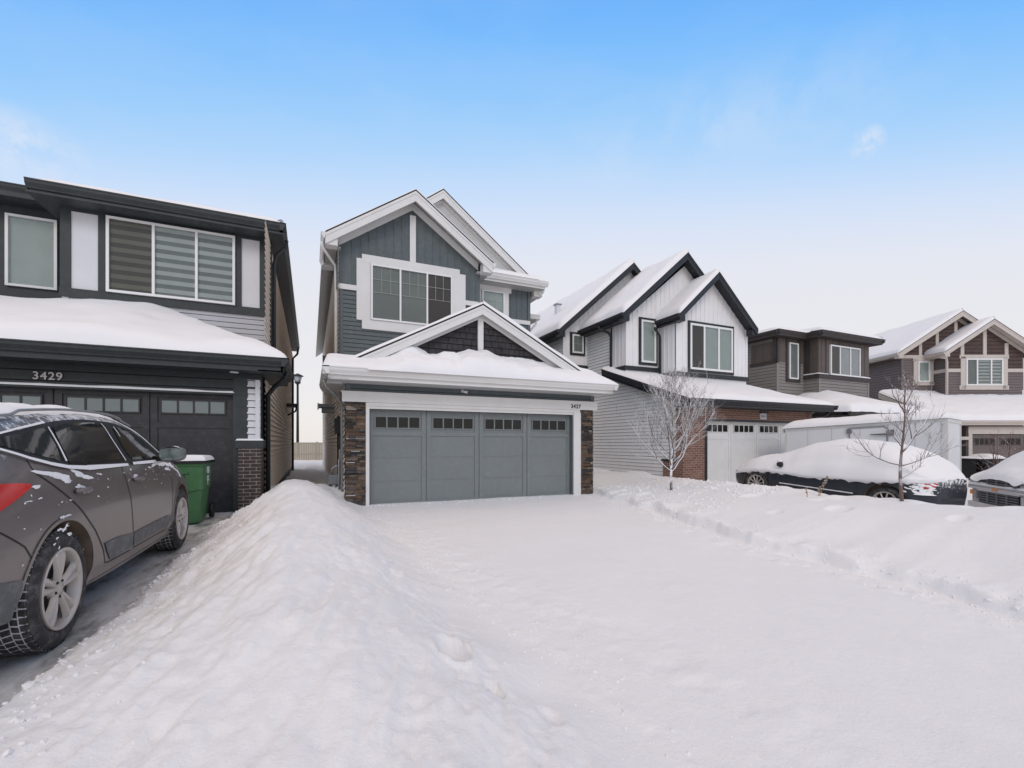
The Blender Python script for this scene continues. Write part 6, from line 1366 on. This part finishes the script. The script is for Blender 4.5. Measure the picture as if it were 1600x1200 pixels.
# ------------------------------------------------------------------ sky, sun, camera
SUN_EL, SUN_AZ = R(34), R(200)
wd = bpy.data.worlds.new('World'); sc.world = wd; wd.use_nodes = True; nt = wd.node_tree; L = nt.links.new
bg = nt.nodes['Background']; tc = N(nt, 'ShaderNodeTexCoord'); sp = N(nt, 'ShaderNodeSeparateXYZ'); L(tc.outputs['Generated'], sp.inputs[0])
cr_ = N(nt, 'ShaderNodeValToRGB'); e = cr_.color_ramp.elements; cr_.color_ramp.interpolation = 'B_SPLINE'
stops = [(0, (.80, .75, .74)), (.10, (.80, .76, .76)), (.24, (.775, .765, .785)), (.36, (.775, .775, .82)), (.455, (.63, .735, .91)), (.52, (.46, .665, .93)), (.585, (.325, .60, .935)), (.66, (.20, .50, .95)), (.72, (.12, .41, .95)), (.79, (.42, .47, .62)), (.87, (.90, .75, .62)), (1, (1.0, .79, .62))]  # warm overhead stops: added unseen cloud tone that takes blue off the snow
e[0].position, e[0].color = stops[0][0], (*stops[0][1], 1); e[1].position, e[1].color = 1, (*stops[-1][1], 1)
for p, c in stops[1:-1]: k = e.new(p); k.color = (*c, 1)
dt = N(nt, 'ShaderNodeVectorMath', operation='DOT_PRODUCT'); L(tc.outputs['Generated'], dt.inputs[0]); dt.inputs[1].default_value = (C, -S, 0)
q2 = N(nt, 'ShaderNodeMath', operation='MULTIPLY'); L(dt.outputs['Value'], q2.inputs[0]); L(dt.outputs['Value'], q2.inputs[1])
q3 = N(nt, 'ShaderNodeMath', operation='MULTIPLY_ADD'); q3.inputs[1].default_value = -.85; q3.inputs[2].default_value = 1.0; L(q2.outputs[0], q3.inputs[0])
q4 = N(nt, 'ShaderNodeMath', operation='SQRT'); L(q3.outputs[0], q4.inputs[0]); q5 = N(nt, 'ShaderNodeMath', operation='DIVIDE'); L(sp.outputs[2], q5.inputs[0]); L(q4.outputs[0], q5.inputs[1])
L(q5.outputs[0], cr_.inputs[0])
# high thin cloud
mp = N(nt, 'ShaderNodeMapping'); mp.inputs['Scale'].default_value = (1.2, 1.2, 4.5); L(tc.outputs['Generated'], mp.inputs[0])
cn = N(nt, 'ShaderNodeTexNoise', Scale=1.7, Detail=7.0, Roughness=.6); L(mp.outputs[0], cn.inputs['Vector'])
cm = N(nt, 'ShaderNodeMapRange'); cm.inputs[1].default_value = .48; cm.inputs[2].default_value = .85; cm.inputs[4].default_value = .12; L(cn.outputs[0], cm.inputs[0])
mx = N(nt, 'ShaderNodeMix', data_type='RGBA'); L(cm.outputs[0], mx.inputs[0]); L(cr_.outputs[0], mx.inputs[6]); mx.inputs[7].default_value = (.82, .82, .86, 1); out = mx.outputs[2]
def wisp(px, py, rad, sx, out, amt, sc_=9.0):
    u = (px-800)/704; v = (693-py)/704; d = Vector((S+u*C, C-u*S, v)).normalized(); vm = N(nt, 'ShaderNodeVectorMath', operation='SUBTRACT'); L(tc.outputs['Generated'], vm.inputs[0]); vm.inputs[1].default_value = d
    m = N(nt, 'ShaderNodeMapping'); m.inputs['Scale'].default_value = sx; L(vm.outputs[0], m.inputs[0])
    ln = N(nt, 'ShaderNodeVectorMath', operation='LENGTH'); L(m.outputs[0], ln.inputs[0]); nz = N(nt, 'ShaderNodeTexNoise', Scale=sc_, Detail=8.0, Roughness=.65); L(tc.outputs['Generated'], nz.inputs['Vector'])
    a = N(nt, 'ShaderNodeMapRange'); a.inputs[1].default_value = rad; a.inputs[2].default_value = 0; a.inputs[3].default_value = 0; a.inputs[4].default_value = 1; L(ln.outputs['Value'], a.inputs[0])
    b = N(nt, 'ShaderNodeMapRange'); b.inputs[1].default_value = .42; b.inputs[2].default_value = .62; b.inputs[4].default_value = amt; L(nz.outputs[0], b.inputs[0])
    mu = N(nt, 'ShaderNodeMath', operation='MULTIPLY'); L(a.outputs[0], mu.inputs[0]); L(b.outputs[0], mu.inputs[1]); x = N(nt, 'ShaderNodeMix', data_type='RGBA'); L(mu.outputs[0], x.inputs[0]); L(out, x.inputs[6]); x.inputs[7].default_value = (.86, .84, .86, 1); return x.outputs[2]
out = wisp(1355, 223, .026, (1, 1, 1), out, 1.0, 22.0); out = wisp(30, 228, .08, (1, 1, 1.6), out, .7, 14.0); out = wisp(1130, 195, .3, (.8, .8, 4), out, .22)
sky = N(nt, 'ShaderNodeTexSky', sky_type='NISHITA'); sky.sun_disc = False; sky.sun_elevation = SUN_EL; sky.sun_rotation = SUN_AZ
sm_ = N(nt, 'ShaderNodeMix', data_type='RGBA', blend_type='ADD'); sm_.inputs[0].default_value = .012; L(out, sm_.inputs[6]); L(sky.outputs[0], sm_.inputs[7])
L(sm_.outputs[2], bg.inputs[0]); bg.inputs[1].default_value = 1.0
sl = bpy.data.lights.new('sun', 'SUN'); sl.energy = .77; sl.angle = R(22); sl.color = (1, .87, .74); so = bpy.data.objects.new('sun', sl); COL.objects.link(so)
dv = Vector((math.sin(SUN_AZ)*math.cos(SUN_EL), math.cos(SUN_AZ)*math.cos(SUN_EL), math.sin(SUN_EL))); so.rotation_euler = dv.to_track_quat('Z', 'Y').to_euler()
cd = bpy.data.cameras.new('camera'); cam = bpy.data.objects.new('camera', cd); COL.objects.link(cam); sc.camera = cam
cd.sensor_width = 36; cd.lens = 704/1600*36; cd.shift_y = 93/1600; cd.clip_end = 3000; cd.clip_start = .05
cam.location = (0, 0, 1.28); cam.rotation_euler = (R(90), 0, -CA)
sc.view_settings.view_transform = 'Standard'; sc.view_settings.look = 'None'; sc.view_settings.exposure = 0
sc.cycles.max_bounces = 8; sc.cycles.transparent_max_bounces = 16
